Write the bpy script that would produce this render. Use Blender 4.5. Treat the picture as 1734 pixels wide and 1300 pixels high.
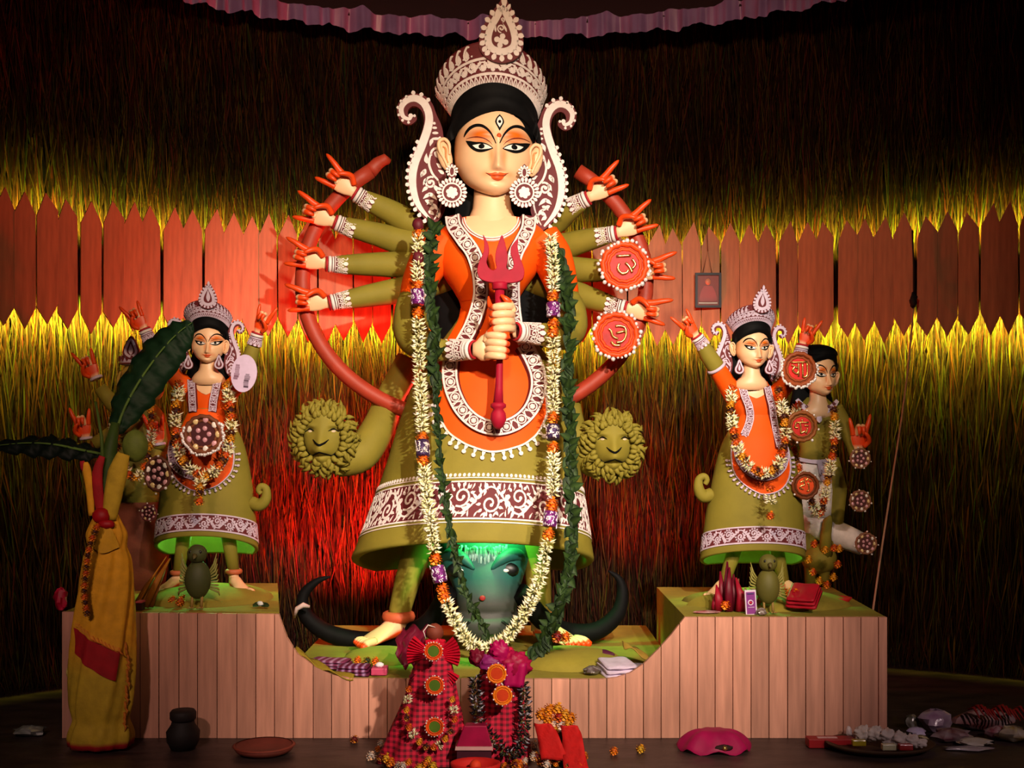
import bpy, math, random
from mathutils import Vector, Matrix, noise
for _o in list(bpy.data.objects): bpy.data.objects.remove(_o)
scene = bpy.context.scene
COLL = scene.collection
random.seed(7)
R = random.random
PI = math.pi
sin, cos = math.sin, math.cos
FPX = 2000.0          # focal length in pixels of a 1734 x 1300 frame
DCAM = 5.26           # the camera stands 5.26 m in front of the large statue
EYE = 1.15            # eye height above the stage floor
# ---------------------------------------------------------------- camera
cam_d = bpy.data.cameras.new('camera'); cam = bpy.data.objects.new('camera', cam_d); COLL.objects.link(cam)
cam.location = (0, -DCAM, EYE); cam.rotation_euler = (PI / 2, 0, 0)
cam_d.sensor_width = 36; cam_d.lens = 36 * FPX / 1734; cam_d.shift_y = 90 / 1734
cam_d.clip_start = 0.05
scene.camera = cam
# ---------------------------------------------------------------- world, exposure
world = bpy.data.worlds.new('night'); scene.world = world; world.use_nodes = True
bg = world.node_tree.nodes['Background']; bg.inputs[0].default_value = (.5, .32, .42, 1); bg.inputs[1].default_value = 0.006
vs = scene.view_settings
vs.view_transform = 'Standard'; vs.look = 'None'; vs.gamma = 1; vs.use_curve_mapping = False; vs.exposure = 0.0
# ---------------------------------------------------------------- lamps
def aim(o, tgt): o.rotation_euler = (Vector(tgt) - o.location).to_track_quat('-Z', 'Y').to_euler()
def spot(name, loc, tgt, col, watt, size=60, blend=.6, rad=.08):
    l = bpy.data.lights.new(name, 'SPOT'); l.energy = watt; l.color = col; l.spot_size = math.radians(size); l.spot_blend = blend; l.shadow_soft_size = rad
    o = bpy.data.objects.new(name, l); COLL.objects.link(o); o.location = loc; aim(o, tgt); return o
def point(name, loc, col, watt, rad=.05):
    l = bpy.data.lights.new(name, 'POINT'); l.energy = watt; l.color = col; l.shadow_soft_size = rad
    o = bpy.data.objects.new(name, l); COLL.objects.link(o); o.location = loc; return o
def area(name, loc, tgt, col, watt, sx, sy):
    l = bpy.data.lights.new(name, 'AREA'); l.energy = watt; l.color = col; l.shape = 'RECTANGLE'; l.size = sx; l.size_y = sy
    l.spread = math.radians(125)
    o = bpy.data.objects.new(name, l); COLL.objects.link(o); o.location = loc; aim(o, tgt); return o
KEY = spot('stage_spot', (1.05, -4.4, 2.95), (-.04, 0, 1.35), (1, .89, .74), 1150, 40, .9, .05)
spot('low_spot', (1.35, -4.7, 2.4), (.16, -.8, .28), (1, .78, .62), 780, 32, 1, .05)
spot('side_spot', (1.7, -4.2, 2.5), (1.02, -.4, .78), (1, .74, .58), 200, 26, .9, .06)
spot('fill_spot', (-1.5, -4.6, 2.3), (-1.25, -.7, .6), (1, .66, .56), 170, 34, .9, .08)
spot('wash_spot', (-.1, -3.6, 2.7), (-.15, .7, 1.80), (1, .64, .38), 350, 76, 1, .12)
spot('floor_fill_spot', (2.2, -3.6, 1.9), (1.85, -.75, 0), (1, .72, .70), 75, 40, 1, .05)  # added fill, brightens the dark clutter on the right floor
RED_SPOTS = [
 point('red_lamp', (-.30, .50, 1.32), (1, .03, .02), 32, .04),
 spot('red_floor_spot', (-.50, .40, .44), (-.85, .85, 1.0), (1, .03, .02), 700, 120, .9, .05),
 spot('red_floor_spot', (.52, .40, .40), (.75, .8, .95), (1, .05, .02), 150, 100, 1, .05)]
spot('green_lamp', (-.06, -.265, .94), (-.06, -.16, .4), (.12, 1, .22), 30, 110, .5, .03)
point('green_lamp', (-1.30, -.20, .80), (.22, 1, .28), 5, .02)
point('green_lamp', (1.04, -.20, .80), (.22, 1, .28), 5, .02)
WALL_C = -1.85        # the ceiling frill is an arc about (0, WALL_C)
WX, WY, WR = 0.319, -2.885, 3.670      # the plank wall is an arc of radius WR about (WX, WY)
def arc(a, r, z):
    f = a * 2.6 / WR; rr = WR + r - 2.60
    return Vector((WX + rr * sin(f), WY + rr * cos(f), z))
for row, (zz, tz, watt) in enumerate([(2.125, 2.17, 7.5), (1.74, 1.66, 16)]):
    for k in range(-9, 10):
        a = math.radians(k * 7.6)
        rl = 2.665
        area('yellow_strip_lamp', arc(a, rl, zz), arc(a, 2.80, tz), (.95, 1, .06), watt * (1.25 if abs(k) > 4 else 1.0), .33, .02)
# ---------------------------------------------------------------- helpers
def srgb(r, g, b):
    f = lambda c: c / 12.92 if c <= .04045 else ((c + .055) / 1.055) ** 2.4
    return (f(r / 255), f(g / 255), f(b / 255))
def P(px, py, d): return Vector(((px - 867) * d / FPX, d - DCAM, EYE + (740 - py) * d / FPX))
class Fr:
    """local frame of a thing: pixels of its own drawing, isotropic, at its own place, size and turn"""
    def __init__(s, px, py, d, k=1.0, ref=None, yaw=0, mirror=False, pivot=0, roll=0):
        s.o = P(px, py, d); s.s = d / FPX * k; s.rx, s.ry = ref or (px, py); s.m = -1 if mirror else 1
        s.c, s.n = cos(yaw), sin(yaw); s.piv = pivot; s.rc, s.rs = cos(roll), sin(roll)
    def __call__(s, px, py, off=0):
        x = (px - s.rx) * s.m; y = off - s.piv; z = s.ry - py
        x, y = x * s.c - y * s.n, x * s.n + y * s.c
        x, z = x * s.rc - z * s.rs, x * s.rs + z * s.rc
        return s.o + Vector((x, y + s.piv, z)) * s.s
def V(*a): return Vector(a)
def lerp(a, b, t): return a + (b - a) * t
def interp(tab, x):
    if x <= tab[0][0]: return tab[0][1] if len(tab[0]) == 2 else tab[0][1:]
    for p, q in zip(tab, tab[1:]):
        if x <= q[0]:
            t = (x - p[0]) / (q[0] - p[0])
            return lerp(p[1], q[1], t) if len(p) == 2 else tuple(lerp(a, b, t) for a, b in zip(p[1:], q[1:]))
    return tab[-1][1] if len(tab[-1]) == 2 else tab[-1][1:]
def sm(tab, x):      # smooth interpolation of a table of (x, value)
    xs = [t[0] for t in tab]; n = len(tab)
    if x <= xs[0]: return tab[0][1]
    if x >= xs[-1]: return tab[-1][1]
    i = max(j for j in range(n - 1) if xs[j] <= x)
    x0, x1 = xs[i], xs[i + 1]; y0, y1 = tab[i][1], tab[i + 1][1]
    m0 = (y1 - tab[i - 1][1]) / (x1 - xs[i - 1]) if i > 0 else (y1 - y0) / (x1 - x0)
    m1 = (tab[i + 2][1] - y0) / (xs[i + 2] - x0) if i + 2 < n else (y1 - y0) / (x1 - x0)
    t = (x - x0) / (x1 - x0); h = x1 - x0
    return (2*t**3 - 3*t*t + 1) * y0 + (t**3 - 2*t*t + t) * h * m0 + (-2*t**3 + 3*t*t) * y1 + (t**3 - t*t) * h * m1
def cr(pts, n=6, closed=False):
    pts = [tuple(p) for p in pts]; out = []; L = len(pts)
    rng = range(L) if closed else range(L - 1)
    for i in rng:
        if closed: p0, p1, p2, p3 = pts[i - 1], pts[i], pts[(i + 1) % L], pts[(i + 2) % L]
        else: p0, p1, p2, p3 = pts[max(i - 1, 0)], pts[i], pts[i + 1], pts[min(i + 2, L - 1)]
        for j in range(n):
            t = j / n
            out.append(tuple(.5 * (2*b + (c - a)*t + (2*a - 5*b + 4*c - d)*t*t + (3*b - a - 3*c + d)*t**3) for a, b, c, d in zip(p0, p1, p2, p3)))
    if not closed: out.append(pts[-1])
    return out
class MB:
    def __init__(s, col=(1, 1, 1)): s.v = []; s.f = []; s.c = []; s.col = col
    def add(s, vs, fs, col=None):
        b = len(s.v); s.v.extend(vs)
        if col is None: s.c.extend([s.col] * len(vs))
        elif isinstance(col, list): s.c.extend(col)
        else: s.c.extend([col] * len(vs))
        s.f.extend([tuple(i + b for i in f) for f in fs]); return b
    def grid(s, rows, closed=False, col=None, cap0=False, cap1=False):
        n = len(rows[0]); vs = [p for r in rows for p in r]; fs = []
        for i in range(len(rows) - 1):
            for j in range(n if closed else n - 1):
                k = (j + 1) % n; fs.append((i*n + j, i*n + k, (i+1)*n + k, (i+1)*n + j))
        if cap0: fs.append(tuple(range(n - 1, -1, -1)))
        if cap1: fs.append(tuple((len(rows) - 1) * n + j for j in range(n)))
        s.add(vs, fs, col); return s
    def tube(s, path, r, n=10, col=None, caps=True, flat=1.0, up=None, cols=None):
        path = [Vector(p) for p in path]; L = len(path)
        rr = r if isinstance(r, (list, tuple)) else [r] * L
        if len(rr) != L: rr = [interp([(i / (len(rr) - 1), q) for i, q in enumerate(rr)], j / (L - 1)) for j in range(L)]
        rows = []; prev = None; cl = []
        for i, p in enumerate(path):
            t = (path[min(i + 1, L - 1)] - path[max(i - 1, 0)])
            t = t.normalized() if t.length > 1e-9 else V(0, 0, 1)
            if prev is None:
                u = Vector(up) if up else (V(0, 0, 1) if abs(t.z) < .9 else V(0, 1, 0))
                u = (u - t * u.dot(t)).normalized()
            else: u = (prev - t * prev.dot(t)).normalized()
            prev = u; w = t.cross(u)
            rows.append([p + (u * cos(2*PI*j/n) * flat + w * sin(2*PI*j/n)) * rr[i] for j in range(n)])
            if cols: cl += [cols[i]] * n
        s.grid(rows, True, cl if cols else col, caps, caps); return s
    def ball(s, c, r, nu=12, nv=8, col=None, jit=0, rot=None):
        c = Vector(c); r = r if isinstance(r, (tuple, list)) else (r, r, r); rows = []
        for i in range(nv + 1):
            ph = PI * i / nv; row = []
            for j in range(nu):
                q = V(r[0] * sin(ph) * cos(2*PI*j/nu), r[1] * sin(ph) * sin(2*PI*j/nu), r[2] * cos(ph))
                if jit: q *= 1 + jit * (R() - .5) * 2
                if rot: q = rot @ q
                row.append(c + q)
            rows.append(row)
        s.grid(rows, True, col); return s
    def lathe(s, c, prof, n=20, col=None, sy=1.0, ax=None, caps=True):
        """prof: (radius, height); axis z, or the vector ax"""
        c = Vector(c); rot = Vector(ax).to_track_quat('Z', 'Y').to_matrix() if ax is not None else Matrix.Identity(3)
        s.grid([[c + rot @ V(r * cos(2*PI*j/n), r * sin(2*PI*j/n) * sy, h) for j in range(n)] for r, h in prof], True, col, caps, caps); return s
    def prism(s, front, back, col=None):
        n = len(front); s.add(list(front) + list(back), [tuple(range(n)), tuple(range(2*n - 1, n - 1, -1))] + [(i, i + n, (i + 1) % n + n, (i + 1) % n) for i in range(n)], col); return s
    def box(s, a, b, col=None):
        x0, y0, z0 = a; x1, y1, z1 = b
        s.prism([V(x0, y0, z0), V(x1, y0, z0), V(x1, y0, z1), V(x0, y0, z1)], [V(x0, y1, z0), V(x1, y1, z0), V(x1, y1, z1), V(x0, y1, z1)], col); return s
    def mesh(s, name, mat, smooth=True):
        me = bpy.data.meshes.new(name); me.from_pydata([tuple(v) for v in s.v], [], s.f); me.validate(clean_customdata=False)
        if len(me.vertices) == len(s.c):
            at = me.color_attributes.new('Col', 'FLOAT_COLOR', 'POINT')
            flat = []
            for c in s.c: flat.extend((c[0], c[1], c[2], 1.0))
            at.data.foreach_set('color', flat)
        me.materials.append(mat)
        if smooth: me.polygons.foreach_set('use_smooth', [True] * len(me.polygons))
        me.update(); return me
    def build(s, name, mat, parent=None, smooth=True, sharp=None, bevel=0, kind=None, label=None, fixn=False):
        me = s.mesh(name, mat, smooth)
        if fixn:
            import bmesh
            bm = bmesh.new(); bm.from_mesh(me); bmesh.ops.recalc_face_normals(bm, faces=bm.faces); bm.to_mesh(me); bm.free()
        if sharp and smooth: me.set_sharp_from_angle(angle=math.radians(sharp))
        o = bpy.data.objects.new(name, me); COLL.objects.link(o)
        if parent: attach(o, parent)
        if bevel:
            m = o.modifiers.new('bevel', 'BEVEL'); m.width = bevel; m.segments = 2; m.limit_method = 'ANGLE'
        if kind: o['kind'] = kind
        if label: o['label'] = label
        return o
def attach(o, parent):
    o.parent = parent
    o.matrix_parent_inverse = Matrix.Translation(-parent.location) if parent.parent is None else Matrix.Identity(4)
def tag(o, label=None, cat=None, group=None, kind=None):
    if label: o['label'] = label
    if cat: o['category'] = cat
    if group: o['group'] = group
    if kind: o['kind'] = kind
    return o
def thing(name, label, cat, loc, group=None):
    o = bpy.data.objects.new(name, None); o.empty_display_size = .05; COLL.objects.link(o); o.location = loc
    return tag(o, label, cat, group)
# ---------------------------------------------------------------- materials
def mat(name, col=None, rough=.6, metal=0, spec=.4, nz=None, bump=None, stretch=(1, 1, 1), rnd=0, trans=0, emit=None):
    m = bpy.data.materials.new(name); m.use_nodes = True; nt = m.node_tree; N = nt.nodes; L = nt.links
    b = N['Principled BSDF']; b.inputs['Roughness'].default_value = rough; b.inputs['Metallic'].default_value = metal
    b.inputs['Specular IOR Level'].default_value = spec
    if trans: b.inputs['Transmission Weight'].default_value = trans
    if col is None: a = N.new('ShaderNodeAttribute'); a.attribute_name = 'Col'; out = a.outputs['Color']
    else: a = N.new('ShaderNodeRGB'); a.outputs[0].default_value = (*col, 1); out = a.outputs[0]
    tc = N.new('ShaderNodeTexCoord'); mp = N.new('ShaderNodeMapping'); mp.inputs['Scale'].default_value = stretch
    L.new(tc.outputs['Object'], mp.inputs[0])
    if nz:
        t = N.new('ShaderNodeTexNoise'); t.inputs['Scale'].default_value = nz[0]; t.inputs['Detail'].default_value = 5; L.new(mp.outputs[0], t.inputs['Vector'])
        r = N.new('ShaderNodeMapRange'); r.inputs[1].default_value = .3; r.inputs[2].default_value = .7; r.inputs[3].default_value = 1 - nz[1]; r.inputs[4].default_value = 1 + nz[1] * .6
        L.new(t.outputs[0], r.inputs[0]); x = N.new('ShaderNodeMix'); x.data_type = 'RGBA'; x.blend_type = 'MULTIPLY'; x.inputs[0].default_value = 1
        L.new(out, x.inputs[6]); L.new(r.outputs[0], x.inputs[7]); out = x.outputs[2]
    if rnd:
        oi = N.new('ShaderNodeObjectInfo'); r = N.new('ShaderNodeMapRange'); r.inputs[3].default_value = 1 - rnd; r.inputs[4].default_value = 1 + rnd * .5
        L.new(oi.outputs['Random'], r.inputs[0]); x = N.new('ShaderNodeMix'); x.data_type = 'RGBA'; x.blend_type = 'MULTIPLY'; x.inputs[0].default_value = 1
        L.new(out, x.inputs[6]); L.new(r.outputs[0], x.inputs[7]); out = x.outputs[2]
    L.new(out, b.inputs['Base Color'])
    if bump:
        t = N.new('ShaderNodeTexNoise'); t.inputs['Scale'].default_value = bump[0]; t.inputs['Detail'].default_value = 4; L.new(mp.outputs[0], t.inputs['Vector'])
        u = N.new('ShaderNodeBump'); u.inputs['Strength'].default_value = bump[1]; u.inputs['Distance'].default_value = .01; L.new(t.outputs[0], u.inputs['Height']); L.new(u.outputs[0], b.inputs['Normal'])
    return m
OLIVE = srgb(130, 118, 40); ORANGE = srgb(236, 84, 4); CREAM = srgb(236, 190, 146); WHITE = srgb(228, 216, 212); MAROON = srgb(98, 28, 34)
BLACK = srgb(9, 8, 9); ALTA = srgb(226, 70, 14); CRIMSON = srgb(156, 16, 44); BRICK = srgb(164, 54, 32); STRAW = srgb(172, 126, 62); LILAC = srgb(206, 186, 206)
M_ = {}
M_['clay'] = mat('painted_clay', None, .62, nz=(14, .10), bump=(60, .05))
M_['olive'] = mat('olive_painted_clay', OLIVE, .7, spec=.25, nz=(9, .12), bump=(70, .06))
M_['orange'] = mat('orange_painted_clay', ORANGE, .65, spec=.2, nz=(9, .08), bump=(70, .05))
M_['skin'] = mat('cream_painted_clay', None, .42, spec=.45, nz=(12, .05), bump=(80, .02))
M_['white'] = mat('white_relief_paint', WHITE, .6, nz=(30, .08))
M_['lilac'] = mat('lilac_relief_paint', LILAC, .6, nz=(30, .10))
M_['maroon'] = mat('maroon_ground_paint', MAROON, .7, nz=(20, .15))
M_['hair'] = mat('black_hair_paint', BLACK, .7, spec=.12, nz=(40, .3))
M_['crimson'] = mat('crimson_paint', CRIMSON, .6, spec=.2, nz=(20, .12), bump=(50, .05))
M_['brick'] = mat('brick_red_paint', BRICK, .55, nz=(14, .12), bump=(50, .04))
M_['straw'] = mat('dry_straw', None, .8, spec=.05, nz=(3, .35))
M_['wallwood'] = mat('wall_plank_wood', srgb(172, 108, 70), .6, nz=(5, .28), bump=(30, .12), stretch=(9, 9, 1), rnd=.22)
M_['stagewood'] = mat('stage_plank_wood', srgb(212, 152, 128), .6, nz=(4, .24), bump=(30, .10), stretch=(10, 10, .8), rnd=.25)
M_['stageolive'] = mat('olive_stage_cloth', srgb(140, 128, 40), .85, nz=(7, .22), bump=(90, .15))
M_['dark'] = mat('dark_board', srgb(20, 14, 12), .9, nz=(8, .3))
M_['floor'] = mat('dark_worn_floor', srgb(62, 48, 46), .45, nz=(6, .55), bump=(18, .2), stretch=(1, 2.2, 1))
M_['frill'] = mat('mauve_satin', srgb(140, 104, 156), .4, spec=.5, nz=(8, .2))
M_['leaf'] = mat('leaf_surface', None, .6, spec=.2, nz=(22, .28), bump=(50, .12))
M_['petal'] = mat('petal_surface', None, .6, nz=(60, .18))
M_['cloth'] = mat('woven_cloth', None, .8, nz=(25, .18), bump=(140, .15))
M_['satin'] = mat('shiny_cloth', None, .5, spec=.25, nz=(18, .22), bump=(30, .1))
M_['foil'] = mat('foil_tinsel', None, .3, metal=.35, nz=(90, .5), bump=(120, .5))
M_['gold'] = mat('gold_tinsel', srgb(240, 190, 110), .25, metal=.9, nz=(90, .3))
M_['silver'] = mat('silver_tinsel', srgb(240, 232, 232), .3, metal=.25, nz=(90, .3))
M_['plastic'] = mat('shiny_wrapper', None, .2, spec=.7, nz=(20, .2), bump=(25, .25))
M_['clayware'] = mat('fired_clay', None, .7, nz=(18, .2), bump=(40, .1))
M_['paper'] = mat('printed_card', None, .5, nz=(60, .06))
# ================================================================ relief ornament on any surface
class Rel:
    """u runs to the right and v downwards on the surface; sg flips the outward side"""
    def __init__(s, surf, h=1.5, base=-.6, sg=1, col=(1, 1, 1)): s.S = surf; s.h = h; s.b = base; s.sg = sg; s.mb = MB(col); s.e = .6
    def pt(s, u, v, h):
        p = s.S(u, v); a = s.S(u + s.e, v) - p; b = s.S(u, v + s.e) - p; n = b.cross(a)
        if n.length < 1e-14: return p
        n.normalize(); return p + n * (h * s.sg * a.length / s.e)
    def stroke(s, pts, w, h=None, smooth=0, closed=False):
        if smooth: pts = cr(pts, smooth, closed)
        if closed: pts = list(pts) + [pts[0]]
        L = len(pts); h = s.h if h is None else h; rows = []
        for i in range(L):
            a = pts[max(i - 1, 0)]; b = pts[min(i + 1, L - 1)]
            if closed and i in (0, L - 1): a, b = pts[L - 2], pts[1]
            tx, ty = b[0] - a[0], b[1] - a[1]; l = math.hypot(tx, ty) or 1; tx /= l; ty /= l
            ww = (w if not isinstance(w, (list, tuple)) else interp([(j / (len(w) - 1), q) for j, q in enumerate(w)], i / (L - 1))) / 2
            u, v = pts[i][0], pts[i][1]
            q = [(u - ty*ww*1.08, v + tx*ww*1.08, s.b), (u - ty*ww, v + tx*ww, h), (u + ty*ww, v - tx*ww, h), (u + ty*ww*1.08, v - tx*ww*1.08, s.b)]
            rows.append([s.pt(*z) for z in q])
        s.mb.grid(rows); return s
    def disc(s, u, v, r, rv=None, n=12, h=None):
        rv = rv or r; h = s.h if h is None else h
        rows = [[s.pt(u, v, h * 1.15)] * n] + [[s.pt(u + r*f*cos(2*PI*j/n), v + rv*f*sin(2*PI*j/n), hh) for j in range(n)] for f, hh in ((.9, h), (1, s.b))]
        s.mb.grid(rows, True); return s
    def ring(s, u, v, r, w, n=20, rv=None, h=None):
        rv = rv or r
        return s.stroke([(u + r*cos(2*PI*j/n), v + rv*sin(2*PI*j/n)) for j in range(n)], w, h, closed=True)
    def drop(s, u, v, ln, wd, ang, h=None, curl=0):
        """teardrop, root at (u, v), pointing along ang, fat end far away"""
        pts = []; x, y, a = u, v, ang
        for i in range(8): pts.append((x, y)); x += cos(a) * ln / 7; y += sin(a) * ln / 7; a += curl / 7
        return s.stroke(pts, [wd*.12, wd*.35, wd*.62, wd*.85, wd, wd*.95, wd*.7, wd*.12], h)
    def leaf(s, u, v, ln, wd, ang, curl=0):
        pts = []; x, y, a = u, v, ang
        for i in range(8): pts.append((x, y)); x += cos(a) * ln / 7; y += sin(a) * ln / 7; a += curl / 7
        return s.stroke(pts, [wd*.25, wd*.7, wd, wd*.95, wd*.75, wd*.5, wd*.25, .1])
    def spiral(s, u, v, r, a0, turns, w, d=1, n=18, knob=True):
        """spiral round (u, v): starts outside at angle a0"""
        pts = []
        for i in range(n + 1):
            t = i / n; rr = r * (1 - .78 * t); a = a0 + d * turns * 2*PI*t
            pts.append((u + rr*cos(a), v + rr*sin(a)))
        s.stroke(pts, [w*.9, w, w, w*.85])
        if knob: s.disc(pts[-1][0], pts[-1][1], w * .95)
        return s
    def flower(s, u, v, r, n=6, core=True):
        for k in range(n):
            a = 2*PI*k/n + .3; s.disc(u + r*.58*cos(a), v + r*.58*sin(a), r*.40, n=10)
        s.disc(u, v, r*.45)
        return s
    def vine(s, u0, u1, v0, v1, period, w=2.2, dense=True):
        """scrolling vine between v0 (top) and v1"""
        mid = (v0 + v1) / 2; A = (v1 - v0) / 2 - w; n = max(1, round((u1 - u0) / period)); p = (u1 - u0) / n
        f = lambda u: mid + A * .82 * sin(2*PI*(u - u0)/p)
        s.stroke([(u0 + (u1 - u0)*i/(n*16), f(u0 + (u1 - u0)*i/(n*16))) for i in range(n*16 + 1)], w)
        for k in range(2 * n):
            uc = u0 + p * (k/2 + .25); sg = 1 if k % 2 == 0 else -1     # the stem is low (sg=1) here; the curl sits above it
            vc = mid - sg * A * .22; r = min(A * .66, p * .21)
            s.spiral(uc, vc, r, sg * PI*.5 + .5, 1.3, w*1.15, d=-1 if sg > 0 else 1, n=16)
            for q in range(7):
                a = sg * (.15 - q * .55); s.leaf(uc + r*cos(a)*.98, vc + r*sin(a)*.98, A*.36, w*1.7, a + sg*.6, -sg*1.0)
            if dense:
                for q, du in enumerate((-.24, -.17, -.10, .10, .17, .24)):
                    uu = uc + p*du; vv = f(uu)
                    s.leaf(uu, vv, A*.50, w*1.8, sg*PI*.5 + du*4 + .5, .7*sg); s.leaf(uu, vv, A*.44, w*1.6, -sg*PI*.5 - du*3 - .4, -.8*sg)
        return s
    def build(s, name, mat, parent, **k): return s.mb.build(name, mat, parent, sharp=40, kind=k.pop('kind', None), **k)
# ================================================================ the setting
SET = {}
def structure(o): o['kind'] = 'structure'; return o
mb = MB(); mb.box((-3.6, -6.2, -.12), (3.6, 1.6, 0)); structure(mb.build('floor', M_['floor'], smooth=False))
AMAX = math.radians(80)
mb = MB(); n = 60
mb.grid([[arc(-AMAX + 2*AMAX*i/n, r, z) for i in range(n + 1)] for r, z in ((2.86, 0), (2.86, 3.5), (2.95, 3.5), (2.95, 0))])
wall = structure(mb.build('wall_back', M_['dark']))
def thatch(name, z0, z1, rows, per, parent):
    mb = MB(); st = srgb(54, 30, 15); dk = srgb(26, 9, 6); lt = srgb(106, 78, 40)
    for i in range(rows):
        zb = z0 + (z1 - z0) * (i + 1) / rows
        wob = R() * 9
        for k in range(per):
            a = -AMAX + 2*AMAX*R(); top = zb + .10 * (R() - .5) + .05 * sin(a * 9 + wob); ln = .26 + .34 * R()
            if top - ln < z0 - .02: ln = top - z0
            if ln < .06: continue
            r0 = 2.825 - .02*R(); r1 = 2.79 - .055*R() - (.02 if R() < .06 else 0); da = (R() - .5) * .055; w = .0016 + .0022*R(); w /= 2.8
            q = R(); c = tuple(.5*lerp(x, y, R()*.8) for x, y in zip(st, dk if q < .6 else lt))
            zm = top - ln*.55; am = a + da*.4
            mb.add([arc(a - w, r0, top), arc(a + w, r0, top), arc(am + w, lerp(r0, r1, .7), zm), arc(am - w, lerp(r0, r1, .7), zm), arc(a + da, r1, top - ln)], [(0, 1, 2, 3), (3, 2, 4)], c)
    return mb.build(name, M_['straw'], parent, smooth=False, kind='stuff')
thatch('thatch', 0, 1.98, 9, 2700, wall)
thatch('thatch', 1.86, 3.45, 7, 2500, wall)
# double pointed planks nailed in front of the thatch
npl = 78; da = 2*AMAX / npl; pw = da * 2.60
PL = []
for q in range(4):
    mb = MB(); w = pw/2 - .0012; th = .014; dz = [(.0, .0), (.012, -.01), (-.008, .012), (.006, .006)][q]
    out = [(-w, 1.715 + dz[0]), (0, 1.625 + dz[1]), (w, 1.72 - dz[0]), (w, 2.125 + dz[1]), (dz[0], 2.22 + dz[0]), (-w, 2.12 - dz[1])]
    mb.prism([V(x, 0, z) for x, z in out], [V(x, th, z) for x, z in out]); PL.append(mb.mesh('plank', M_['wallwood'], False))
for k in range(npl):
    a = -AMAX + da * (k + .5)
    o = bpy.data.objects.new('plank', PL[random.randrange(4)]); COLL.objects.link(o); o.parent = wall
    o.location = arc(a, 2.60 - .004*R(), (R() - .5) * .022); o.rotation_euler = (0, (R() - .5) * .012, -a * 2.6 / WR)
    o.scale.x = 1.0 - (.055 if R() < .25 else .0)
mb = MB(); mb.box((-3.6, -3.0, 3.46), (3.6, 1.6, 3.54)); structure(mb.build('ceiling', M_['dark'], smooth=False))
# the mauve frill that hangs under the ceiling
mb = MB(); rows = []; n = 620; ph = [R()*6 for _ in range(9)]
def frill(t, v):
    a = math.radians(-70) + math.radians(140)*t
    u = t * 100
    wv = sin(u*1.9 + 1.3*sin(u*.7 + ph[0]) + ph[1]) * .7 + sin(u*4.3 + 2*sin(u*.9) + ph[2]) * .55 + .25*sin(u*9.1 + ph[6])
    zz = 3.235 - .085*v - .012*sin(u*1.9 + ph[3])*(v) + (.016*max(0, sin(u*.95 + ph[4]))**3 + .03*max(0, sin(u*.63 + ph[5]))**12) * (1 - v)
    return V((2.5 + 0.026*wv*(.5 + .5*v)) * sin(a), WALL_C + (2.5 + 0.026*wv*(.5 + .5*v)) * cos(a), zz)
mb.grid([[frill(i/n, j/6) for i in range(n + 1)] for j in range(7)])
root = thing('valance_frill', 'gathered mauve satin frill hanging in a curve under the dark ceiling', 'curtain', (0, .6, 3.2))
mb.build('ruffle', M_['frill'], root)
mb = MB(); mb.grid([[V(r*sin(math.radians(-70 + 140*i/80)), WALL_C + r*cos(math.radians(-70 + 140*i/80)), z) for i in range(81)] for r, z in ((2.52, 3.22), (2.52, 3.47), (2.55, 3.47), (2.55, 3.22))])
mb.build('heading', mat('dark_maroon_cloth', srgb(40, 12, 20), .9), root)
# ================================================================ the stage
DF = 4.51; YF = DF - DCAM
st = thing('stage_platform', 'stepped wooden stage faced with upright pinkish planks, dipping in the middle', 'stage', (0, YF, 0))
PROF = [(104, 1036), (472, 1040), (478, 1058), (486, 1080), (503, 1107), (535, 1130), (565, 1143), (598, 1149), (1020, 1150), (1045, 1147), (1068, 1139), (1090, 1124), (1115, 1099), (1135, 1077), (1150, 1058), (1160, 1045), (1503, 1045)]
x = 104; i = 0
while x < 1503:
    wpx = (33 if x < 500 else 31) + 3*(R() - .5); x1 = min(x + wpx, 1503)
    if 1503 - x1 < 9: x1 = 1503
    g = .75; xs = [x + g] + [p[0] for p in PROF if x + g < p[0] < x1 - g] + [x1 - g]
    top = [(q, interp(PROF, q)) for q in xs]
    fr = [P(q, 1250.0, DF) for q in (x + g, x1 - g)] + [P(q, y, DF) for q, y in reversed(top)]
    jy = .003 * R(); fr = [p + V(0, jy, 0) for p in fr]
    for p in fr[:2]: p.z = 0.001
    MB().prism(fr, [p + V(0, .02, 0) for p in fr]).build('plank', M_['stagewood'], st, smooth=False)
    x = x1; i += 1
def plinth(xa, xb, xc, xd, zt, yb, name='plinth'):
    f = [V(xa, YF + .024, 0.0), V(xb, YF + .024, 0.0), V(xb, YF + .024, zt), V(xa, YF + .024, zt)]; b = [V(xd, yb, 0), V(xc, yb, 0), V(xc, yb, zt), V(xd, yb, zt)]
    return MB().prism(f, b).build(name, M_['stageolive'], st, smooth=False)
ZS = P(0, 1045, DF).z; ZM = P(0, 1150, DF).z
plinth(P(104, 0, DF).x, P(471, 0, DF).x, P(470, 0, 5.42).x, -1.72, P(0, 1037, DF).z, .16)
plinth(P(1161, 0, DF).x, P(1502, 0, DF).x, 1.466, P(1112, 0, 5.42).x, ZS, .16)
mb = MB(); mb.box((P(473, 0, DF).x, YF + .026, 0), (P(1159, 0, DF).x, .55, ZM - .001)); mb.build('middle_step', M_['stageolive'], st, smooth=False)
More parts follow.
